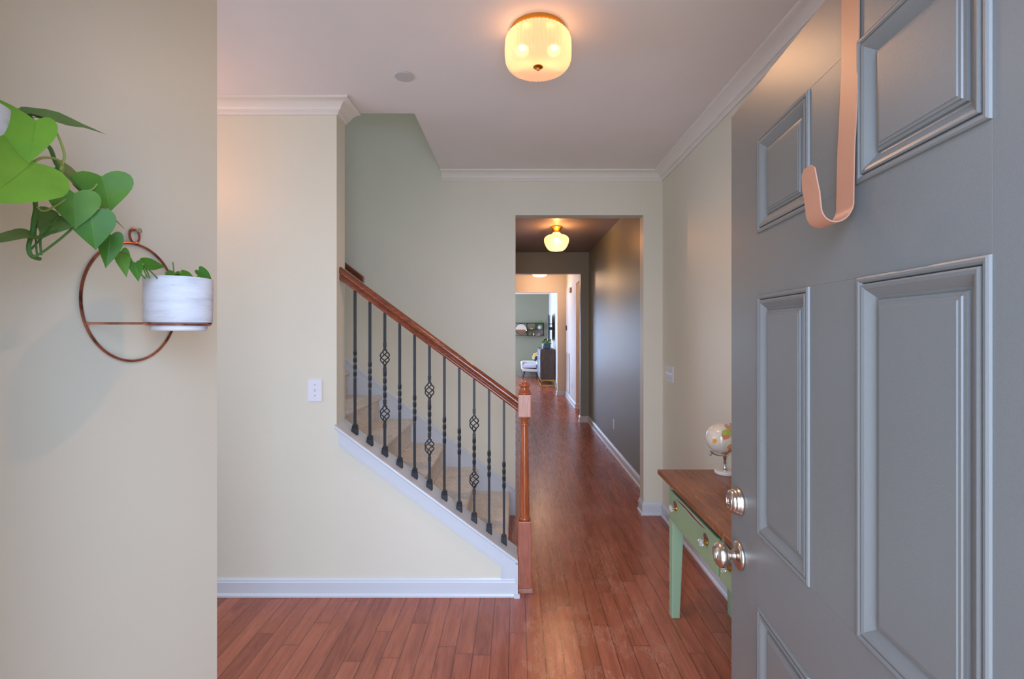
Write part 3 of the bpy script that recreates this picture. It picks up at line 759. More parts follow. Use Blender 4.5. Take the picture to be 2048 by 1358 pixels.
def globe_mat():
    t = NT('antique_globe_map'); v = t.coord()
    nz = t.noise(v, 26, 4, 0.6)
    sea = t.mix(t.noise(v, 60, 2), lin(206, 198, 178), lin(228, 222, 204))
    col = sea
    nrm = t.node('ShaderNodeVectorMath', operation='NORMALIZE'); t.link(v, nrm.inputs[0])
    def dirn(px, py):
        # direction of the ball's surface seen at photo pixel px, py
        dx = (px - 1443.5) / 31.5; dz = -(py - 877) / 31.5
        return Vector((dx, -math.sqrt(max(0.02, 1 - dx * dx - dz * dz)), dz)).normalized()
    blobs = [((1441, 862), 0.30, (196, 138, 104)), ((1456, 852), 0.42, (202, 142, 110)), ((1447, 857), 0.20, (150, 174, 84)), ((1438, 859), 0.17, (160, 182, 92)), ((1451, 862), 0.17, (160, 178, 92)), ((1438, 868), 0.13, (206, 128, 92)),
             ((1450, 888), 0.24, (222, 156, 84)), ((1455, 896), 0.34, (200, 128, 96)), ((1442, 903), 0.24, (204, 138, 74)), ((1420, 877), 0.15, (240, 160, 40))]
    for (px, py), r, c in blobs:
        d = dirn(px, py)
        dt = t.node('ShaderNodeVectorMath', operation='DISTANCE'); t.link(nrm.outputs[0], dt.inputs[0]); dt.inputs[1].default_value = d
        wob = t.math('ADD', dt.outputs['Value'], t.math('MULTIPLY', t.math('SUBTRACT', nz, 0.5), 0.28 if r > 0.12 else 0.03))
        col = t.mix(t.math('LESS_THAN', wob, r), col, lin(*c))
    # other land, on the sides not seen
    other = t.math('GREATER_THAN', t.noise(v, 13, 4, 0.6), 0.60)
    sp = t.node('ShaderNodeSeparateXYZ'); t.link(v, sp.inputs[0])
    back = t.math('GREATER_THAN', sp.outputs[1], 0.01)
    col = t.mix(t.math('MULTIPLY', other, back), col, lin(198, 150, 100))
    return t.set(col, 0.12, coat=0.4)
m = MB(); m.sphere(GC, GR, 48, 28)
ball = m.build('map_ball', globe_mat(), None, smooth=True)
# re-parent with its origin at the ball centre
off = GC - ball.location
ball.data.transform(Matrix.Translation(-off)); ball.parent = gb; ball.location = GC - gb.location

# ---------------------------------------------------------------- LIGHT FIXTURES
def ceiling_lamp():
    cx, cy = 0.0945, 2.02
    L = thing('ceiling_light', 'ribbed frosted glass drum ceiling light with brass canopy in the foyer', 'ceiling light', (cx, cy, CEIL - 0.17))
    m = MB(); m.lathe([(0.118, CEIL - 0.0005), (0.118, CEIL - 0.016), (0.112, CEIL - 0.021), (0.02, CEIL - 0.021)], (cx, cy, 0), seg=64); m.build('canopy', M['brass'], L, smooth=True)
    N = 48
    def mod(a, r, h): return 1 + 0.04 * (abs(math.cos(N * a / 2)) - 0.5) * (1 if r > 0.03 else 0.4)
    prof = [(0.106, CEIL - 0.0225), (0.124, CEIL - 0.026), (0.134, CEIL - 0.036), (0.1385, CEIL - 0.050), (0.1395, CEIL - 0.075), (0.1395, CEIL - 0.105), (0.1385, CEIL - 0.125), (0.134, CEIL - 0.140), (0.126, CEIL - 0.151), (0.112, CEIL - 0.158), (0.090, CEIL - 0.160), (0.06, CEIL - 0.157), (0.035, CEIL - 0.153), (0.013, CEIL - 0.150)]
    m = MB(); m.lathe(prof, (cx, cy, 0), seg=N * 6, mod=mod, cap=False); m.build('glass_shade', M['shade'], L, smooth=True, ang=80)
    m = MB(); m.lathe([(0.021, CEIL - 0.1545), (0.021, CEIL - 0.157), (0.014, CEIL - 0.160), (0.007, CEIL - 0.161), (0.0065, CEIL - 0.168), (0.005, CEIL - 0.170), (0.001, CEIL - 0.1705)], (cx, cy, 0), seg=24)
    m.lathe([(0.004, CEIL - 0.0215), (0.004, CEIL - 0.1545)], (cx, cy, 0), seg=8); m.build('finial', M['brass'], L, smooth=True)
    for dx in (-0.068, 0.068):
        m = MB(); m.sphere((cx + dx, cy, CEIL - 0.085), 0.024, 16, 10, (1.2, 1, 1)); m.build('bulb', M['bulb'], L, smooth=True)
        point('foyer_lamp_bulb', (cx + dx * 1.0, cy - 0.03, CEIL - 0.085), 1.9, WARM, 0.004)
    spot('foyer_lamp_glow', (cx, cy, CEIL - 0.172), 24, lin(255, 196, 142), 0.004)
ceiling_lamp()
def hall_lamp():
    cx, cy = 0.498, 5.8
    L = thing('hall_pendant_light', 'onion shaped white glass ceiling light with brass neck in the dark hallway', 'ceiling light', (cx, cy, CEIL - 0.30))
    m = MB(); m.lathe([(0.072, CEIL - 0.0005), (0.072, CEIL - 0.016), (0.064, CEIL - 0.022), (0.060, CEIL - 0.024), (0.040, CEIL - 0.060), (0.044, CEIL - 0.075), (0.02, CEIL - 0.075)], (cx, cy, 0), seg=40); m.build('canopy', M['brass'], L, smooth=True)
    prof = [(0.042, CEIL - 0.0755), (0.050, CEIL - 0.088), (0.070, CEIL - 0.101), (0.108, CEIL - 0.113), (0.136, CEIL - 0.130), (0.149, CEIL - 0.152), (0.150, CEIL - 0.178), (0.143, CEIL - 0.210), (0.128, CEIL - 0.245), (0.106, CEIL - 0.278), (0.088, CEIL - 0.292), (0.082, CEIL - 0.296), (0.001, CEIL - 0.298)]
    m = MB(); m.lathe(prof, (cx, cy, 0), seg=160, mod=lambda a, r, h: 1 + 0.012 * math.cos(40 * a) * (1 if r > .09 else 0), cap=False); m.build('glass_shade', M['shade2'], L, smooth=True, ang=80)
    m = MB(); m.sphere((cx, cy, CEIL - 0.17), 0.035, 16, 10); m.build('bulb', M['bulb'], L, smooth=True)
    point('hall_lamp_bulb', (cx, cy - 0.06, CEIL - 0.22), 22, WARM, 0.004); point('hall_lamp_bulb_upper', (cx, cy - 0.05, CEIL - 0.125), 8, WARM, 0.004)
    spot('hall_lamp_glow', (cx, cy, CEIL - 0.302), 20, lin(255, 200, 150), 0.004)
hall_lamp()
def disc_lamp():
    cx, cy = 0.507, 10.15
    L = thing('flush_ceiling_light', 'flat round white ceiling light seen beyond the hallway', 'ceiling light', (cx, cy, CEIL - 0.12))
    m = MB(); m.lathe([(0.12, CEIL - 0.0005), (0.12, CEIL - 0.05), (0.05, CEIL - 0.05)], (cx, cy, 0), seg=40); m.build('canopy', M['trim'], L, smooth=True)
    m = MB(); m.lathe([(0.13, CEIL - 0.0505), (0.152, CEIL - 0.062), (0.154, CEIL - 0.080), (0.140, CEIL - 0.100), (0.10, CEIL - 0.113), (0.001, CEIL - 0.118)], (cx, cy, 0), seg=40); m.build('diffuser', M['diffuser'], L, smooth=True)
    point('kitchen_lamp', (cx, cy, CEIL - 0.22), 12, lin(255, 210, 170), 0.08)
disc_lamp()
point('alcove_lamp', (1.8, 8.9, 2.3), 12, lin(255, 200, 150), 0.1)
point('dining_lamp', (-1.85, 2.2, 2.35), 3.2, lin(255, 168, 98), 0.12)
m = MB(); m.lathe([(0.048, CEIL - 0.0005), (0.048, CEIL - 0.004), (0.045, CEIL - 0.007), (0.001, CEIL - 0.008)], (-0.565, 2.378, 0), seg=40)
tag(m.build('ceiling_cover_plate', paint('grey_cover', (196, 196, 194), 0.5, 0, 0), smooth=True), 'small round pale grey cover plate on the foyer ceiling', 'cover plate')

# ---------------------------------------------------------------- SWITCHES, OUTLET, VENT
def plate_toggle(name, label, origin, rz, gang=1, w=0.078, hgt=0.124):
    o = thing(name, label, 'light switch', origin, rz, 'white toggle light switches')   # local: plate in xz plane, faces -y
    m = MB(); m.chbox(-w / 2, w / 2, -0.006, -0.0005, -hgt / 2, hgt / 2, 0.0025); m.build('plate', M['plate'], o, local=True)
    for g in range(gang):
        gx = (g - (gang - 1) / 2) * 0.046
        m = MB(); m.hexa([(gx - 0.004, -0.0062, -0.007), (gx + 0.004, -0.0062, -0.007), (gx + 0.004, -0.0062, 0.009), (gx - 0.004, -0.0062, 0.009), (gx - 0.003, -0.016, 0.003), (gx + 0.003, -0.016, 0.003), (gx + 0.003, -0.016, 0.009), (gx - 0.003, -0.016, 0.009)])
        m.build('toggle', M['plate'], o, local=True)
        for sz in (-0.03, 0.03):
            m = MB(); m.lathe([(0.0028, -0.0061), (0.0028, -0.0070), (0.001, -0.0072)], (gx, 0, sz), 'y', 10); m.build('screw', M['slot'], o, local=True)
plate_toggle('light_switch', 'single white light switch on the beige partition wall beside the stairs', (-1.131, YP, 1.157), 0)
plate_toggle('light_switch', 'white triple toggle light switch seen edge-on on the right wall above the desk', (XR, 3.645, 1.158), -PI / 2, 3, 0.165, 0.124)
def outlet(label, origin, rz):
    o = thing('wall_outlet', label, 'outlet', origin, rz, 'white wall outlets')
    m = MB(); m.chbox(-0.037, 0.037, -0.006, -0.0005, -0.06, 0.06, 0.002); m.build('plate', M['plate'], o, local=True)
    for z in (-0.022, 0.022):
        m = MB(); m.lathe([(0.017, -0.0061), (0.017, -0.0075), (0.001, -0.0076)], (0, 0, z), 'y', 20); s_ = m.build('socket', M['plate'], o, local=True)
        m = MB(); m.box(-0.007, -0.005, -0.0082, -0.0077, z - 0.004, z + 0.005).box(0.005, 0.007, -0.0082, -0.0077, z - 0.004, z + 0.005); m.build('slot', M['slot'], o, local=True)
outlet('white wall outlet low on the dark hallway wall', (XR, 5.73, 0.36), -PI / 2)
outlet('white wall outlet low on the pale wall in the room beyond the hallway', (XM, 9.72, 0.36), -PI / 2)
o = thing('thermostat', 'small dark thermostat on the pale wall beyond the hallway', 'thermostat', (XM, 10.72, 1.56), -PI / 2)
m = MB(); m.chbox(-0.06, 0.06, -0.022, -0.0005, -0.055, 0.055, 0.004); m.build('body', M['thermostat'], o, local=True)
m = MB(); m.box(-0.04, 0.04, -0.0235, -0.0222, -0.01, 0.035); m.build('display', M['slot'], o, local=True)
m = MB(); m.chbox(-0.11, 0.11, -0.04, -0.0005, -0.05, 0.05, 0.005)
o = m.build('door_chime', M['chime'], local=True); o.location = (XM, 9.85, 2.34); o.rotation_euler = (0, 0, -PI / 2)
tag(o, 'small pinkish box high on the pale wall beyond the hallway', 'door chime')
o = thing('return_air_vent', 'tall off-white return air vent low on the pale wall beyond the hallway', 'vent', (XM, 10.45, 0.14), -PI / 2)
m = MB(); m.box(-0.3, 0.3, -0.012, -0.0005, 0, 0.03).box(-0.3, 0.3, -0.012, -0.0005, 0.84, 0.87).box(-0.3, -0.27, -0.012, -0.0005, 0.03, 0.84).box(0.27, 0.3, -0.012, -0.0005, 0.03, 0.84)
m.build('frame', M['grille'], o, local=True)
m = MB()
for k in range(40): z = 0.04 + k * 0.02; m.hexa([(-0.27, -0.010, z), (0.27, -0.010, z), (0.27, -0.008, z), (-0.27, -0.008, z), (-0.27, -0.003, z + 0.012), (0.27, -0.003, z + 0.012), (0.27, -0.001, z + 0.012), (-0.27, -0.001, z + 0.012)])
m.build('slats', M['grille'], o, local=True)

# ---------------------------------------------------------------- WALL PLANTERS
HEART = [(0.0, 0.0), (-0.07, 0.07), (-0.13, 0.17), (-0.15, 0.28), (-0.11, 0.39), (-0.02, 0.47), (0.10, 0.50), (0.24, 0.49), (0.40, 0.43), (0.55, 0.34), (0.70, 0.23), (0.83, 0.125), (0.93, 0.045), (1.0, 0.0)]
def leaf_mesh(mb, base, tip, width, nrm=None, fold=0.25, droop=0.12, mi=0, wave=0.02, lop=0.0, vein=0):
    base = Vector(base); tip = Vector(tip); a = tip - base; L = a.length; a = a / L
    if nrm is None: nrm = (Vector((0, 0, H)) - base).normalized()
    nrm = Vector(nrm); n = (nrm - a * nrm.dot(a)).normalized(); sd = a.cross(n)
    k = len(HEART); S = 6; mb.mi = mi
    def pt(u, w, sg):
        bend = -droop * L * (u * u) if droop else 0
        z = fold * abs(w) * width * 0.9 + bend + wave * L * math.sin(9 * u + sg * 2) * abs(w) * 2
        return base + a * (u * L) + sd * (w * sg * width) + n * z
    mid = [pt(max(0.0, i / (k - 1)), 0, 1) for i in range(k)]
    midv = [mb.bm.verts.new(p) for p in mid]
    if vein: 
        mb.mi = vein; mb.tube([v.co - n * 0.0001 for v in midv], [width * 0.008 * (1.15 - i / k) for i in range(k)], 5); mb.mi = mi
    for sg in (1, -1):
        cols = []
        for i, (u, w) in enumerate(HEART):
            um = i / (k - 1); row = [midv[i]]
            wf = 1 + lop * sg
            for s_ in range(1, S + 1):
                f = s_ / S
                row.append(mb.bm.verts.new(pt(um + (u - um) * f, w * f * wf, sg)))
            cols.append(row)
        for i in range(k - 1):
            for s_ in range(S):
                q = [cols[i][s_], cols[i + 1][s_], cols[i + 1][s_ + 1], cols[i][s_ + 1]]
                mb.face(q if sg > 0 else q[::-1])
def smooth_pts(pts, n=6):
    P = [Vector(p) for p in pts]; out = []
    for i in range(len(P) - 1):
        p0 = P[max(i - 1, 0)]; p1 = P[i]; p2 = P[i + 1]; p3 = P[min(i + 2, len(P) - 1)]
        for k in range(n):
            t = k / n
            out.append(0.5 * ((2 * p1) + (p2 - p0) * t + (2 * p0 - 5 * p1 + 4 * p2 - p3) * t * t + (3 * p1 - p0 - 3 * p2 + p3) * t ** 3))
    out.append(P[-1]); return out

def holder(yc, zc, label):
    # copper wall ring: circle flat on the wall, hanging loop, and a horizontal ring that carries the pot
    o = thing('wall_plant_holder', label, 'plant holder', (-0.8, yc, zc - 0.10), group='copper wire plant holders on the near left wall')
    R = 0.122; zr = zc + 0.107 - 0.012  # circle centre relative to the carrying ring
    xw = -0.796
    m = MB(); m.tube([(xw, yc + R * math.cos(2 * PI * k / 72), zc + 0.047 + R * math.sin(2 * PI * k / 72)) for k in range(72)], 0.0026, 8, closed=True)
    m.build('wall_ring', M['copper'], o, smooth=True)
    m = MB(); zt = zc + 0.047 + R + 0.0165; m.tube([(xw, yc + 0.0125 * math.cos(2 * PI * k / 32), zt + 0.0150 * math.sin(2 * PI * k / 32)) for k in range(32)], 0.0022, 8, closed=True)
    m.build('hanging_loop', M['copper'], o, smooth=True)
    m = MB(); m.lathe([(0.0035, -0.7995), (0.0035, -0.787), (0.0055, -0.7865), (0.005, -0.784), (0.001, -0.783)], (0, yc, zt + 0.011), 'x', 12); m.build('pin', M['steel'], o, smooth=True)
    m = MB(); rx = -0.703; rr = 0.0545
    m.tube([(rx + rr * math.cos(2 * PI * k / 48), yc + rr * math.sin(2 * PI * k / 48), zc) for k in range(48)], 0.0022, 8, closed=True)
    m.build('pot_ring', M['copper'], o, smooth=True)
    m = MB(); m.tube([(xw, yc - 0.1126, zc + 0.001), (rx + 0.046, yc + 0.035, zc + 0.0035)], 0.0024, 8)
    m.tube([(xw, yc + 0.1126, zc + 0.001), (rx - 0.005, yc + 0.053, zc + 0.0035)], 0.0024, 8)
    m.build('support_bar', M['copper'], o, smooth=True)
    return o
def pot_parts(par, yc, zc):
    x = -0.703
    m = MB(); m.lathe([(0.001, zc + 0.0045), (0.0575, zc + 0.0045), (0.0595, zc + 0.007), (0.0600, zc + 0.040), (0.0605, zc + 0.093), (0.0600, zc + 0.0965), (0.0575, zc + 0.097), (0.0560, zc + 0.094), (0.0550, zc + 0.075), (0.001, zc + 0.075)], (x, yc, 0), seg=56)
    m.build('pot', M['pot'], par, smooth=True)
    m = MB(); m.lathe([(0.001, zc - 0.0125), (0.047, zc - 0.0125), (0.0495, zc - 0.010), (0.0505, zc + 0.004), (0.001, zc + 0.0042)], (x, yc, 0), seg=48); m.build('saucer_foot', M['pot'], par, smooth=True)
    m = MB(); m.lathe([(0.001, zc + 0.0755), (0.0548, zc + 0.0755), (0.05, zc + 0.082), (0.001, zc + 0.085)], (x, yc, 0), seg=32); m.build('soil', M['soil'], par, smooth=True)
Y1, Z1 = 0.985, 1.503
holder(Y1, Z1, 'copper wire wall ring plant holder, lower of the two, near the wall corner')
p1 = thing('potted_pothos', 'small pothos in a whitewashed round pot held in the copper wall ring', 'potted plant', (-0.703, Y1, Z1 - 0.0125))
pot_parts(p1, Y1, Z1)
def c7(x, y): return (140 + x / 4.527, 440 + y / 4.527)
def LF(mb, b, t, w, d0, d1, conv, **kw):
    if conv is c6: kw.setdefault('vein', 4)
    xb, yb = conv(*b); xt, yt = conv(*t)
    B = onleft(xb, yb, d0); T = onleft(xt, yt, d1)
    s = {id(c7): 4.527, id(c6): 3.993}[id(conv)]
    leaf_mesh(mb, B, T, w / s / F * B.y, **kw)
def c6(x, y): return (x / 3.993, 200 + y / 3.993)
m = MB()
cam_p = Vector((0, 0, H))
LF(m, (462, 285), (512, 518), 118, 0.09, 0.10, c7, mi=1, fold=0.2)
LF(m, (592, 392), (618, 553), 105, 0.10, 0.11, c7, mi=2, fold=0.3)
LF(m, (672, 400), (875, 412), 150, 0.10, 0.12, c7, mi=2, fold=0.15, nrm=(0.55, -0.7, 0.6))
LF(m, (945, 478), (872, 505), 90, 0.10, 0.11, c7, mi=1, nrm=(0.4, -0.5, 0.7))
LF(m, (950, 480), (990, 512), 80, 0.10, 0.11, c7, mi=2, nrm=(0.4, -0.5, 0.7))
LF(m, (1008, 478), (1138, 528), 78, 0.11, 0.14, c7, mi=1, nrm=(0.4, -0.6, 0.6))
LF(m, (1170, 455), (1303, 565), 100, 0.13, 0.15, c7, mi=0, nrm=(0.6, -0.6, 0.3), fold=0.1)
m.build('foliage', [M['leaf_dark'], M['leaf'], M['leaf_dark']], p1, smooth=True, ang=80)
m = MB()
def VN(mb, pts, r, d, conv):
    P = []
    for i, p in enumerate(pts):
        dd = d if isinstance(d, (int, float)) else d[0] + (d[1] - d[0]) * i / (len(pts) - 1)
        P.append(onleft(*conv(*p), dd))
    mb.tube(smooth_pts(P), r, 7)
for pts in ([(465, 285), (520, 305), (575, 395), (620, 465), (680, 530)], [(592, 390), (625, 388), (650, 410), (700, 520)], [(675, 425), (700, 470), (720, 530)], [(690, 430), (740, 475), (790, 530)], [(930, 380), (936, 420), (945, 530)], [(1168, 460), (1168, 500), (1130, 540)], [(1003, 480), (1001, 540)], [(872, 472), (864, 530)]):
    m = MB(); VN(m, pts, 0.0013, 0.10, c7); m.build('leaf_stalk', M['stem'], p1, smooth=True)

Y2, Z2 = 0.578, 1.678
holder(Y2, Z2, 'upper copper wire plant holder, mostly cut off at the left edge of the view')
p2 = thing('trailing_pothos', 'trailing pothos with large bright heart-shaped leaves spilling from a white pot at upper left', 'potted plant', (-0.703, Y2, Z2 - 0.0125))
pot_parts(p2, Y2, Z2)
m = MB()   # slots: 0 lime, 1 green, 2 deep, 3 pale
LF(m, (285, 165), (235, 495), 520, 0.160, 0.175, c6, mi=0, fold=0.22, droop=0.05, lop=0.5)
LF(m, (272, 500), (-130, 810), 520, 0.170, 0.200, c6, mi=0, fold=0.06, droop=0.05, lop=-0.05)
LF(m, (300, 140), (855, 230), 230, 0.135, 0.155, c6, mi=3, fold=0.35, droop=0.10, nrm=(0.5, -0.45, 0.75))
LF(m, (290, 120), (-60, 40), 150, 0.13, 0.15, c6, mi=3, fold=0.2, nrm=(0.4, -0.4, 0.8))
LF(m, (240, 1078), (-120, 1105), 150, 0.12, 0.14, c6, mi=3, fold=0.25, nrm=(0.5, -0.2, 0.95))
LF(m, (500, 560), (770, 765), 190, 0.105, 0.10, c6, mi=3, fold=0.2, nrm=(0.7, -0.6, 0.5))
LF(m, (680, 755), (1008, 1030), 190, 0.095, 0.09, c6, mi=3, fold=0.2, droop=0.02, nrm=(0.6, -0.5, 0.7))
LF(m, (812, 610), (893, 885), 385, 0.125, 0.13, c6, mi=1, fold=0.18, nrm=(0.75, -0.85, 0.2))
LF(m, (595, 745), (602, 1027), 320, 0.135, 0.14, c6, mi=1, fold=0.15, nrm=(0.75, -0.75, 0.3))
LF(m, (470, 930), (330, 1075), 250, 0.115, 0.12, c6, mi=3, fold=0.2, nrm=(0.6, -0.5, 0.5))
LF(m, (470, 925), (300, 1000), 150, 0.11, 0.12, c6, mi=3, fold=0.1, nrm=(0.6, -0.5, 0.5))
LF(m, (725, 905), (765, 1195), 305, 0.145, 0.15, c6, mi=2, fold=0.15, nrm=(0.75, -0.8, 0.25))
LF(m, (885, 1080), (848, 1340), 165, 0.12, 0.12, c6, mi=2, fold=0.3, nrm=(0.8, -0.7, 0.2))
LF(m, (625, 980), (738, 1112), 75, 0.12, 0.12, c6, mi=2, fold=0.3, nrm=(0.8, -0.6, 0.2))
m.build('foliage', [M['leaf_bright'], M['leaf'], M['leaf_dark'], M['leaf_pale'], M['leaf_bright']], p2, smooth=True, ang=80)
m = MB()
VN(m, [(200, 60), (300, 240), (365, 345), (405, 395), (440, 490), (482, 595), (400, 690), (290, 790), (285, 870), (268, 960), (258, 1050), (228, 1170), (250, 1245), (320, 1270)], 0.0028, [0.11, 0.12], c6)
m.build('vine', M['stem'], p2, smooth=True)
m = MB(); VN(m, [(395, 200), (450, 260), (490, 350), (515, 440), (505, 490), (485, 560)], 0.0017, 0.135, c6); m.build('leaf_stalk', M['stem_yellow'], p2, smooth=True)
m = MB(); VN(m, [(275, 490), (330, 464), (410, 462), (470, 485), (503, 540), (485, 590)], 0.0017, [0.165, 0.125], c6); m.build('leaf_stalk', M['stem_yellow'], p2, smooth=True)
m = MB(); VN(m, [(295, 850), (340, 885), (415, 862), (595, 745)], 0.0013, [0.12, 0.13], c6); m.build('leaf_stalk', M['stem_yellow'], p2, smooth=True)
m = MB(); VN(m, [(672, 728), (745, 708), (812, 612)], 0.0013, 0.12, c6); m.build('leaf_stalk', M['stem_yellow'], p2, smooth=True)
m = MB(); VN(m, [(238, 1090), (310, 1105), (440, 1050), (565, 1000)], 0.0014, 0.125, c6); m.build('leaf_stalk', M['stem'], p2, smooth=True)
m = MB(); VN(m, [(250, 1255), (330, 1222), (480, 1110), (585, 1018)], 0.0016, 0.13, c6); m.build('leaf_stalk', M['stem'], p2, smooth=True)
m = MB(); VN(m, [(250, 1190), (350, 1080), (460, 935)], 0.0014, 0.118, c6); m.build('leaf_stalk', M['stem'], p2, smooth=True)
m = MB(); VN(m, [(330, 1240), (322, 1150), (325, 1060)], 0.0014, 0.11, c6); m.build('leaf_stalk', M['stem'], p2, smooth=True)
m = MB(); VN(m, [(300, 1250), (290, 1170), (300, 990), (470, 925)], 0.0012, 0.11, c6); m.build('leaf_stalk', M['stem'], p2, smooth=True)
m = MB(); VN(m, [(565, 1000), (640, 970), (725, 905)], 0.0013, 0.13, c6); m.build('leaf_stalk', M['stem'], p2, smooth=True)
m = MB(); VN(m, [(585, 1018), (700, 1040), (885, 1080)], 0.0013, [0.125, 0.115], c6); m.build('leaf_stalk', M['stem'], p2, smooth=True)
m = MB(); VN(m, [(485, 595), (440, 545), (500, 560)], 0.0013, 0.11, c6); m.build('leaf_stalk', M['stem'], p2, smooth=True)
m = MB(); VN(m, [(240, 1078), (262, 1090)], 0.0013, 0.12, c6); m.build('leaf_stalk', M['stem'], p2, smooth=True)
m = MB(); VN(m, [(560, 1000), (600, 820), (680, 755)], 0.0013, 0.10, c6); m.build('leaf_stalk', M['stem'], p2, smooth=True)

# ---------------------------------------------------------------- LIVING ROOM
def lr(x, y, Y): return at(x, y, Y)
d = thing('dresser', 'tall dark wood dresser with pale carved drawer fronts and brass base in the far room', 'dresser', (0.86, 13.7, 0))
X0, X1, YA, YZ, ZA, ZT = 0.655, 1.06, 12.85, 14.55, 0.165, 0.985
m = MB(); m.chbox(X0 + 0.02, X1, YA, YZ, ZA, ZT, 0.004); m.build('body', M['dresser'], d)
k_ = 0
for r in range(3):
    for c in range(3):
        y0 = YA + 0.02 + c * 0.555; z0 = ZA + 0.02 + r * 0.265
        m = MB(); m.chbox(X0, X0 + 0.019, y0, y0 + 0.545, z0, z0 + 0.255, 0.004); dr = m.build('drawer', M['drawer_front'], d)
        m = MB(); m.sphere((X0 - 0.014, y0 + 0.27, z0 + 0.13), 0.012, 10, 6); m.build('knob', M['gold'], dr, smooth=True)
m = MB(); w = 0.014
for z in (0.012, ZA - 0.016): 
    m.box(X0 + 0.02, X1, YA, YA + w, z - 0.011, z + 0.011).box(X0 + 0.02, X1, YZ - w, YZ, z - 0.011, z + 0.011)
    m.box(X0 + 0.02, X0 + 0.034, YA, YZ, z - 0.011, z + 0.011).box(X1 - w, X1, YA, YZ, z - 0.011, z + 0.011)
for x in (X0 + 0.02, X1 - w):
    for y in (YA, YZ - w): m.box(x, x + w, y, y + w, 0.001, ZA - 0.001)
m.build('base_frame', M['gold'], d)
# on the dresser
def plant_thing(name, label, c, r, h, potmat, leaves, mats, seedv, spread, up, prof=None, leafsz=0.07):
    rnd = random.Random(seedv)
    o = thing(name, label, 'potted plant', c)
    pr = prof or [(0.001, 0), (r * 0.9, 0), (r, h * 0.2), (r, h), (r * 0.92, h), (r * 0.9, h * 0.85), (0.001, h * 0.85)]
    m = MB(); m.lathe([(a, c[2] + 0.0005 + b_) for a, b_ in pr], (c[0], c[1], 0), seg=28); m.build('pot', potmat, o, smooth=True)
    m = MB(); ms = MB()
    for i in range(leaves):
        a = rnd.uniform(0, 2 * PI); q = rnd.uniform(0.4, 1.0) * spread; zz = rnd.uniform(-0.2, 1.0) * up
        b_ = Vector((c[0] + q * math.cos(a) * 0.8, c[1] + q * math.sin(a) * 0.8, c[2] + h + max(zz, -0.02)))
        t_ = b_ + Vector((math.cos(a) * leafsz, math.sin(a) * leafsz, rnd.uniform(-0.04, 0.02)))
        leaf_mesh(m, b_, t_, leafsz * 0.8, nrm=(0.2 * math.cos(a), -0.5, 0.8), mi=rnd.choice([0, 1]))
        ms.tube(smooth_pts([(c[0], c[1], c[2] + h * 0.86), (c[0] + q * math.cos(a) * 0.4, c[1] + q * math.sin(a) * 0.4, b_.z + 0.02), b_], 3), 0.0025, 5)
    m.build('foliage', mats, o, smooth=True, ang=80); ms.build('stems', M['stem'], o, smooth=True)
    return o
plant_thing('potted_plant', 'green leafy plant in a slate blue square pot on the dresser', (0.835, 13.05, ZT), 0.115, 0.155, M['blue_pot'], 16, [M['leaf'], M['leaf_pale']], 3, 0.10, 0.10, leafsz=0.10)
m = MB(); m.lathe([(0.05, ZT + 0.0005), (0.055, ZT + 0.01), (0.055, ZT + 0.27), (0.05, ZT + 0.28), (0.001, ZT + 0.28)], (0.955, 13.55, 0), seg=28)
tag(m.build('white_canister', M['fabric_white'], smooth=True), 'tall plain white canister behind the blue pot on the dresser', 'vase')
o = thing('picture_easel', 'gold framed tabletop piece leaning at the front corner of the dresser', 'ornament', (0.74, 13.35, ZT))
m = MB(); m.hexa([(0.695, 13.30, ZT + 0.001), (0.75, 13.30, ZT + 0.001), (0.75, 13.32, ZT + 0.001), (0.695, 13.32, ZT + 0.001), (0.75, 13.36, ZT + 0.19), (0.79, 13.36, ZT + 0.19), (0.79, 13.38, ZT + 0.19), (0.75, 13.38, ZT + 0.19)]); m.build('panel', M['gold'], o)
m = MB(); m.tube([(0.79, 13.45, ZT + 0.003), (0.77, 13.37, ZT + 0.17)], 0.006, 6); m.build('strut', M['black_plastic'], o)
m = MB(); m.tube(smooth_pts([(0.79, 13.7, ZT + 0.012), (0.78, 13.7, ZT + 0.16), (0.83, 13.7, ZT + 0.26), (0.89, 13.7, ZT + 0.25), (0.90, 13.7, ZT + 0.17)]), 0.012, 8)
for px, pz in ((0.80, 0.2), (0.84, 0.25), (0.87, 0.26), (0.895, 0.21)): m.sphere((px, 13.7, ZT + pz), 0.028, 10, 6)
m.lathe([(0.04, ZT + 0.0005), (0.04, ZT + 0.014), (0.001, ZT + 0.015)], (0.79, 13.7, 0), seg=16)
tag(m.build('beaded_ornament', M['black_plastic'], smooth=True), 'black arched beaded ornament standing behind the plant on the dresser', 'ornament')
m = MB(); m.chbox(0.675, 0.725, 12.90, 12.97, ZT + 0.0005, ZT + 0.03, 0.006)
tag(m.build('trinket_box', M['terracotta']), 'small flat brown trinket box at the near corner of the dresser top', 'box')
# television
tv = thing('wall_television', 'black flat television on a swivel bracket on the far white wall', 'television', (XV - 0.1, 13.9, 1.4))
m = MB()
A_ = Vector((0.985, 14.15)); B_ = Vector((0.975, 13.05))
m.hexa([(1.00, 14.2, 1.22), (0.88, 13.05, 1.22), (0.905, 13.03, 1.22), (1.03, 14.2, 1.22), (1.00, 14.2, 1.95), (0.88, 13.05, 1.95), (0.905, 13.03, 1.95), (1.03, 14.2, 1.95)])
m.build('screen', M['black_plastic'], tv, bevel=0.004)
m = MB(); m.box(0.93, XV - 0.0005, 13.35, 13.42, 1.52, 1.60).box(1.05, XV - 0.0005, 13.25, 13.5, 1.4, 1.72).box(0.93, XV - 0.0005, 13.35, 13.42, 1.68, 1.70); m.build('bracket', M['black_plastic'], tv)
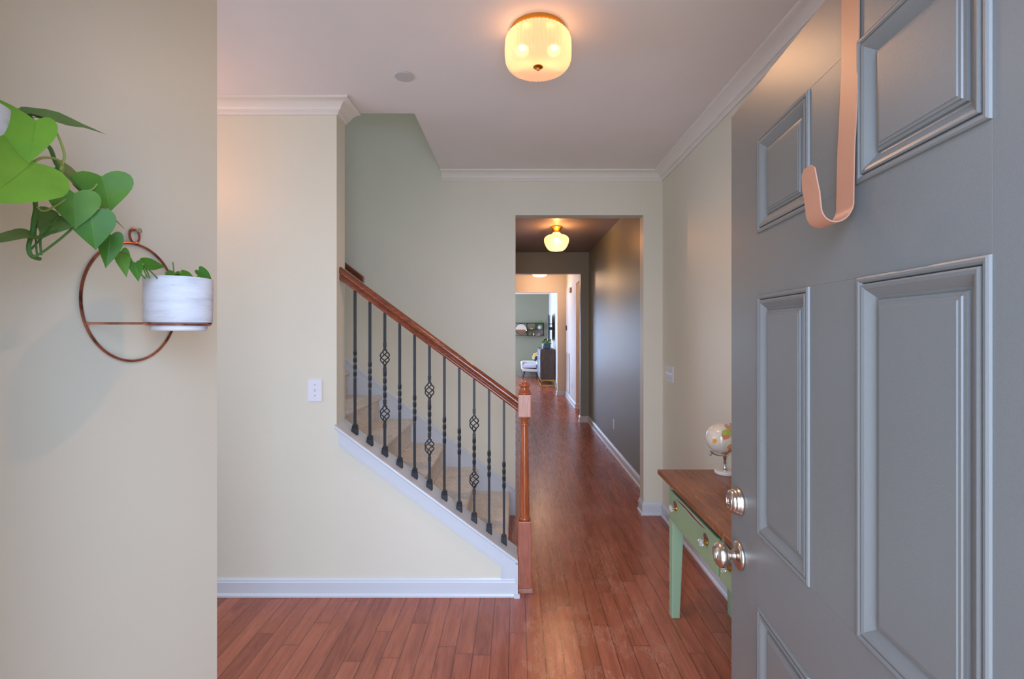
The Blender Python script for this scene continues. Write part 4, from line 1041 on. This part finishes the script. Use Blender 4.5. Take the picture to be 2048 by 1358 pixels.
# armchair
ac = thing('armchair', 'white upholstered armchair with dark tapered legs against the sage wall', 'armchair', (0.42, 15.0, 0))
def rbox(x0, x1, y0, y1, z0, z1, c): return MB().chbox(x0, x1, y0, y1, z0, z1, c)
cx0, cx1, cy0, cy1 = 0.17, 0.72, 14.62, 15.36
m = MB()
m.prism([(cx0 + 0.04, 0.24), (cx1 - 0.02, 0.21), (cx1, 0.30), (cx0, 0.34)], 'y', cy0, cy1)
m.build('seat_base', M['fabric_white'], ac, bevel=0.02)
m = MB(); m.chbox(cx0 + 0.06, cx1 - 0.08, cy0 - 0.01, cy1 - 0.16, 0.345, 0.455, 0.03); m.build('seat_cushion', paint('white_seat_fabric', (222, 224, 232), 0.9, 0.1), ac)
for sx in (0, 1):
    m = MB()
    if sx == 0: m.prism([(cx0 - 0.005, 0.30), (cx0 + 0.055, 0.30), (cx0 + 0.055, 0.50), (cx0 + 0.02, 0.525), (cx0 - 0.02, 0.50)], 'y', cy0 + 0.02, cy1)
    else: m.prism([(cx1 - 0.075, 0.27), (cx1 + 0.0, 0.27), (cx1 + 0.03, 0.50), (cx1 - 0.03, 0.525), (cx1 - 0.075, 0.50)], 'y', cy0 + 0.02, cy1)
    m.build('arm', M['fabric_white'], ac, bevel=0.02)
m = MB(); m.hexa([(cx0, cy1 - 0.16, 0.33), (cx1, cy1 - 0.16, 0.33), (cx1, cy1 - 0.04, 0.33), (cx0, cy1 - 0.04, 0.33), (cx0 + 0.03, cy1 - 0.10, 0.53), (cx1 - 0.03, cy1 - 0.10, 0.53), (cx1 - 0.03, cy1, 0.53), (cx0 + 0.03, cy1, 0.53)]); m.build('backrest', M['fabric_white'], ac, bevel=0.025)
for x, y, dx in ((cx0 + 0.10, cy0 + 0.06, -0.06), (cx1 - 0.07, cy0 + 0.06, 0.015), (cx0 + 0.10, cy1 - 0.08, -0.06), (cx1 - 0.07, cy1 - 0.08, 0.015)):
    m = MB(); m.tube([(x + dx, y, 0.002), (x, y, 0.235)], [0.012, 0.022], 10); m.build('leg', M['black_plastic'], ac, smooth=True)
m = MB(); m.sphere((0.0, 0, 0), 1, 20, 12, (0.20, 0.08, 0.20))
for v in m.bm.verts:
    v.co.x = math.copysign(min(abs(v.co.x) ** 0.8 * 0.72, 0.2), v.co.x); v.co.z = math.copysign(min(abs(v.co.z) ** 0.8 * 0.72, 0.2), v.co.z)
m.bm.transform(Matrix.Translation((0.665, 15.0, 0.66)) @ Matrix.Rotation(math.radians(22), 4, 'Y') @ Matrix.Scale(0.72, 4))
tag(m.build('throw_cushion', M['cushion'], smooth=True), 'navy and yellow patterned cushion leaning on the white armchair', 'cushion')
# wall shelf
ws = thing('display_shelf', 'black metal wall shelf with open compartments on the sage wall', 'shelf', (0.45, 15.37, 1.33))
SX0, SX1, SZ0, SZ1 = -0.45, 0.905, 1.335, 1.755; SY0, SY1 = 15.28, 15.4495
m = MB(); t_ = 0.014
def rod(x0, x1, z0, z1, ya=SY0, yb=SY0 + 0.014): m.box(x0, x1, ya, yb, z0, z1)
for ya, yb in ((SY0, SY0 + 0.014), (SY1 - 0.014, SY1)):
    rod(SX0, SX1, SZ1 - t_, SZ1, ya, yb); rod(SX0, SX1, SZ0, SZ0 + t_, ya, yb)
    for x in (SX0, 0.35, SX1 - t_): rod(x, x + t_, SZ0, SZ1, ya, yb)
    rod(0.64, 0.652, 1.53, SZ1, ya, yb)
for x in (SX0, 0.35, SX1 - t_):
    for z in (SZ0, SZ1 - t_): m.box(x, x + t_, SY0, SY1, z, z + t_)
m.build('frame', M['black_plastic'], ws)
m = MB(); m.box(0.364, SX1 - t_, SY0 + 0.014, SY1 - 0.014, 1.525, 1.537); m.build('shelf_board', M['dresser'], ws)
m = MB(); m.box(0.364, SX1 - t_, SY0 + 0.014, SY1 - 0.014, SZ0 + 0.002, SZ0 + t_); m.build('shelf_board', M['dresser'], ws)
m = MB(); m.lathe([(0.001, 15.262), (0.176, 15.262)], (0.165, 0, 1.545), 'y', 48, cap=False); m.bm.transform(Matrix.Translation((0, 15.262, 1.545)) @ Matrix.Rotation(math.radians(-5.5), 4, 'X') @ Matrix.Translation((0, -15.262, -1.545))); mr = m.build('round_mirror', M['mirror'], ws)
m = MB(); m.lathe([(0.177, 15.279), (0.188, 15.279), (0.188, 15.240), (0.177, 15.240), (0.177, 15.279)], (0.165, 0, 1.545), 'y', 48, cap=False); m.lathe([(0.001, 15.279), (0.180, 15.279)], (0.165, 0, 1.545), 'y', 48, cap=False); m.build('mirror_rim', M['black_plastic'], ws, smooth=True)
pr = [(0.001, 0), (0.05, 0), (0.09, 0.03), (0.10, 0.08), (0.085, 0.13), (0.07, 0.145), (0.06, 0.14), (0.001, 0.12)]
plant_thing('potted_plant', 'leafy plant in a round white patterned pot on the wall shelf', (0.775, 15.365, 1.5375), 0.06, 0.14, M['pot'], 18, [M['leaf'], M['leaf_dark']], 5, 0.10, 0.14, [(a * 0.66, b_) for a, b_ in pr], 0.09)
m = MB(); m.lathe([(0.001, 1.5380), (0.05, 1.5380), (0.055, 1.545), (0.115, 1.583), (0.118, 1.588), (0.108, 1.586), (0.05, 1.553), (0.001, 1.551)], (0.505, 15.365, 0), seg=24, mod=lambda a, r, h: 0.62 if False else (1 - 0.35 * abs(math.sin(a))))
tag(m.build('shell_bowl', M['figure'], smooth=True), 'shallow cream shell shaped bowl on the upper board of the wall shelf', 'bowl')
m = MB(); m.sphere((0.455, 15.365, 1.375), 0.026, 12, 8, (1, .8, 1)); m.sphere((0.455, 15.365, 1.415), 0.020, 12, 8); m.tube([(0.47, 15.365, 1.42), (0.50, 15.365, 1.46)], 0.008, 6); m.tube([(0.44, 15.365, 1.42), (0.415, 15.365, 1.46)], 0.008, 6)
tag(m.build('antler_figurine', M['tan'], smooth=True), 'small tan figurine with raised horns on the lower board of the wall shelf', 'figurine')
m = MB(); m.lathe([(0.001, 1.3495), (0.018, 1.3495), (0.019, 1.39), (0.010, 1.41), (0.010, 1.43), (0.001, 1.432)], (0.575, 15.365, 0), seg=16)
tag(m.build('small_bottle', M['plate'], smooth=True), 'small pale bottle beside the figurine on the wall shelf', 'bottle')
m = MB(); m.chbox(0.645, 0.79, 15.31, 15.42, 1.3495, 1.366, 0.002)
tag(m.build('book', M['figure']), 'thin cream book lying under the pink crystal on the wall shelf', 'book')
m = MB(); rnd = random.Random(4); m.sphere((0.755, 15.365, 1.395), 0.055, 9, 5, (1.15, 0.8, 0.5))
for v in m.bm.verts: v.co += Vector((rnd.uniform(-.008, .008), rnd.uniform(-.006, .006), rnd.uniform(0, .006)))
tag(m.build('crystal_cluster', M['pink']), 'mauve pink crystal cluster resting on a book on the wall shelf', 'crystal')
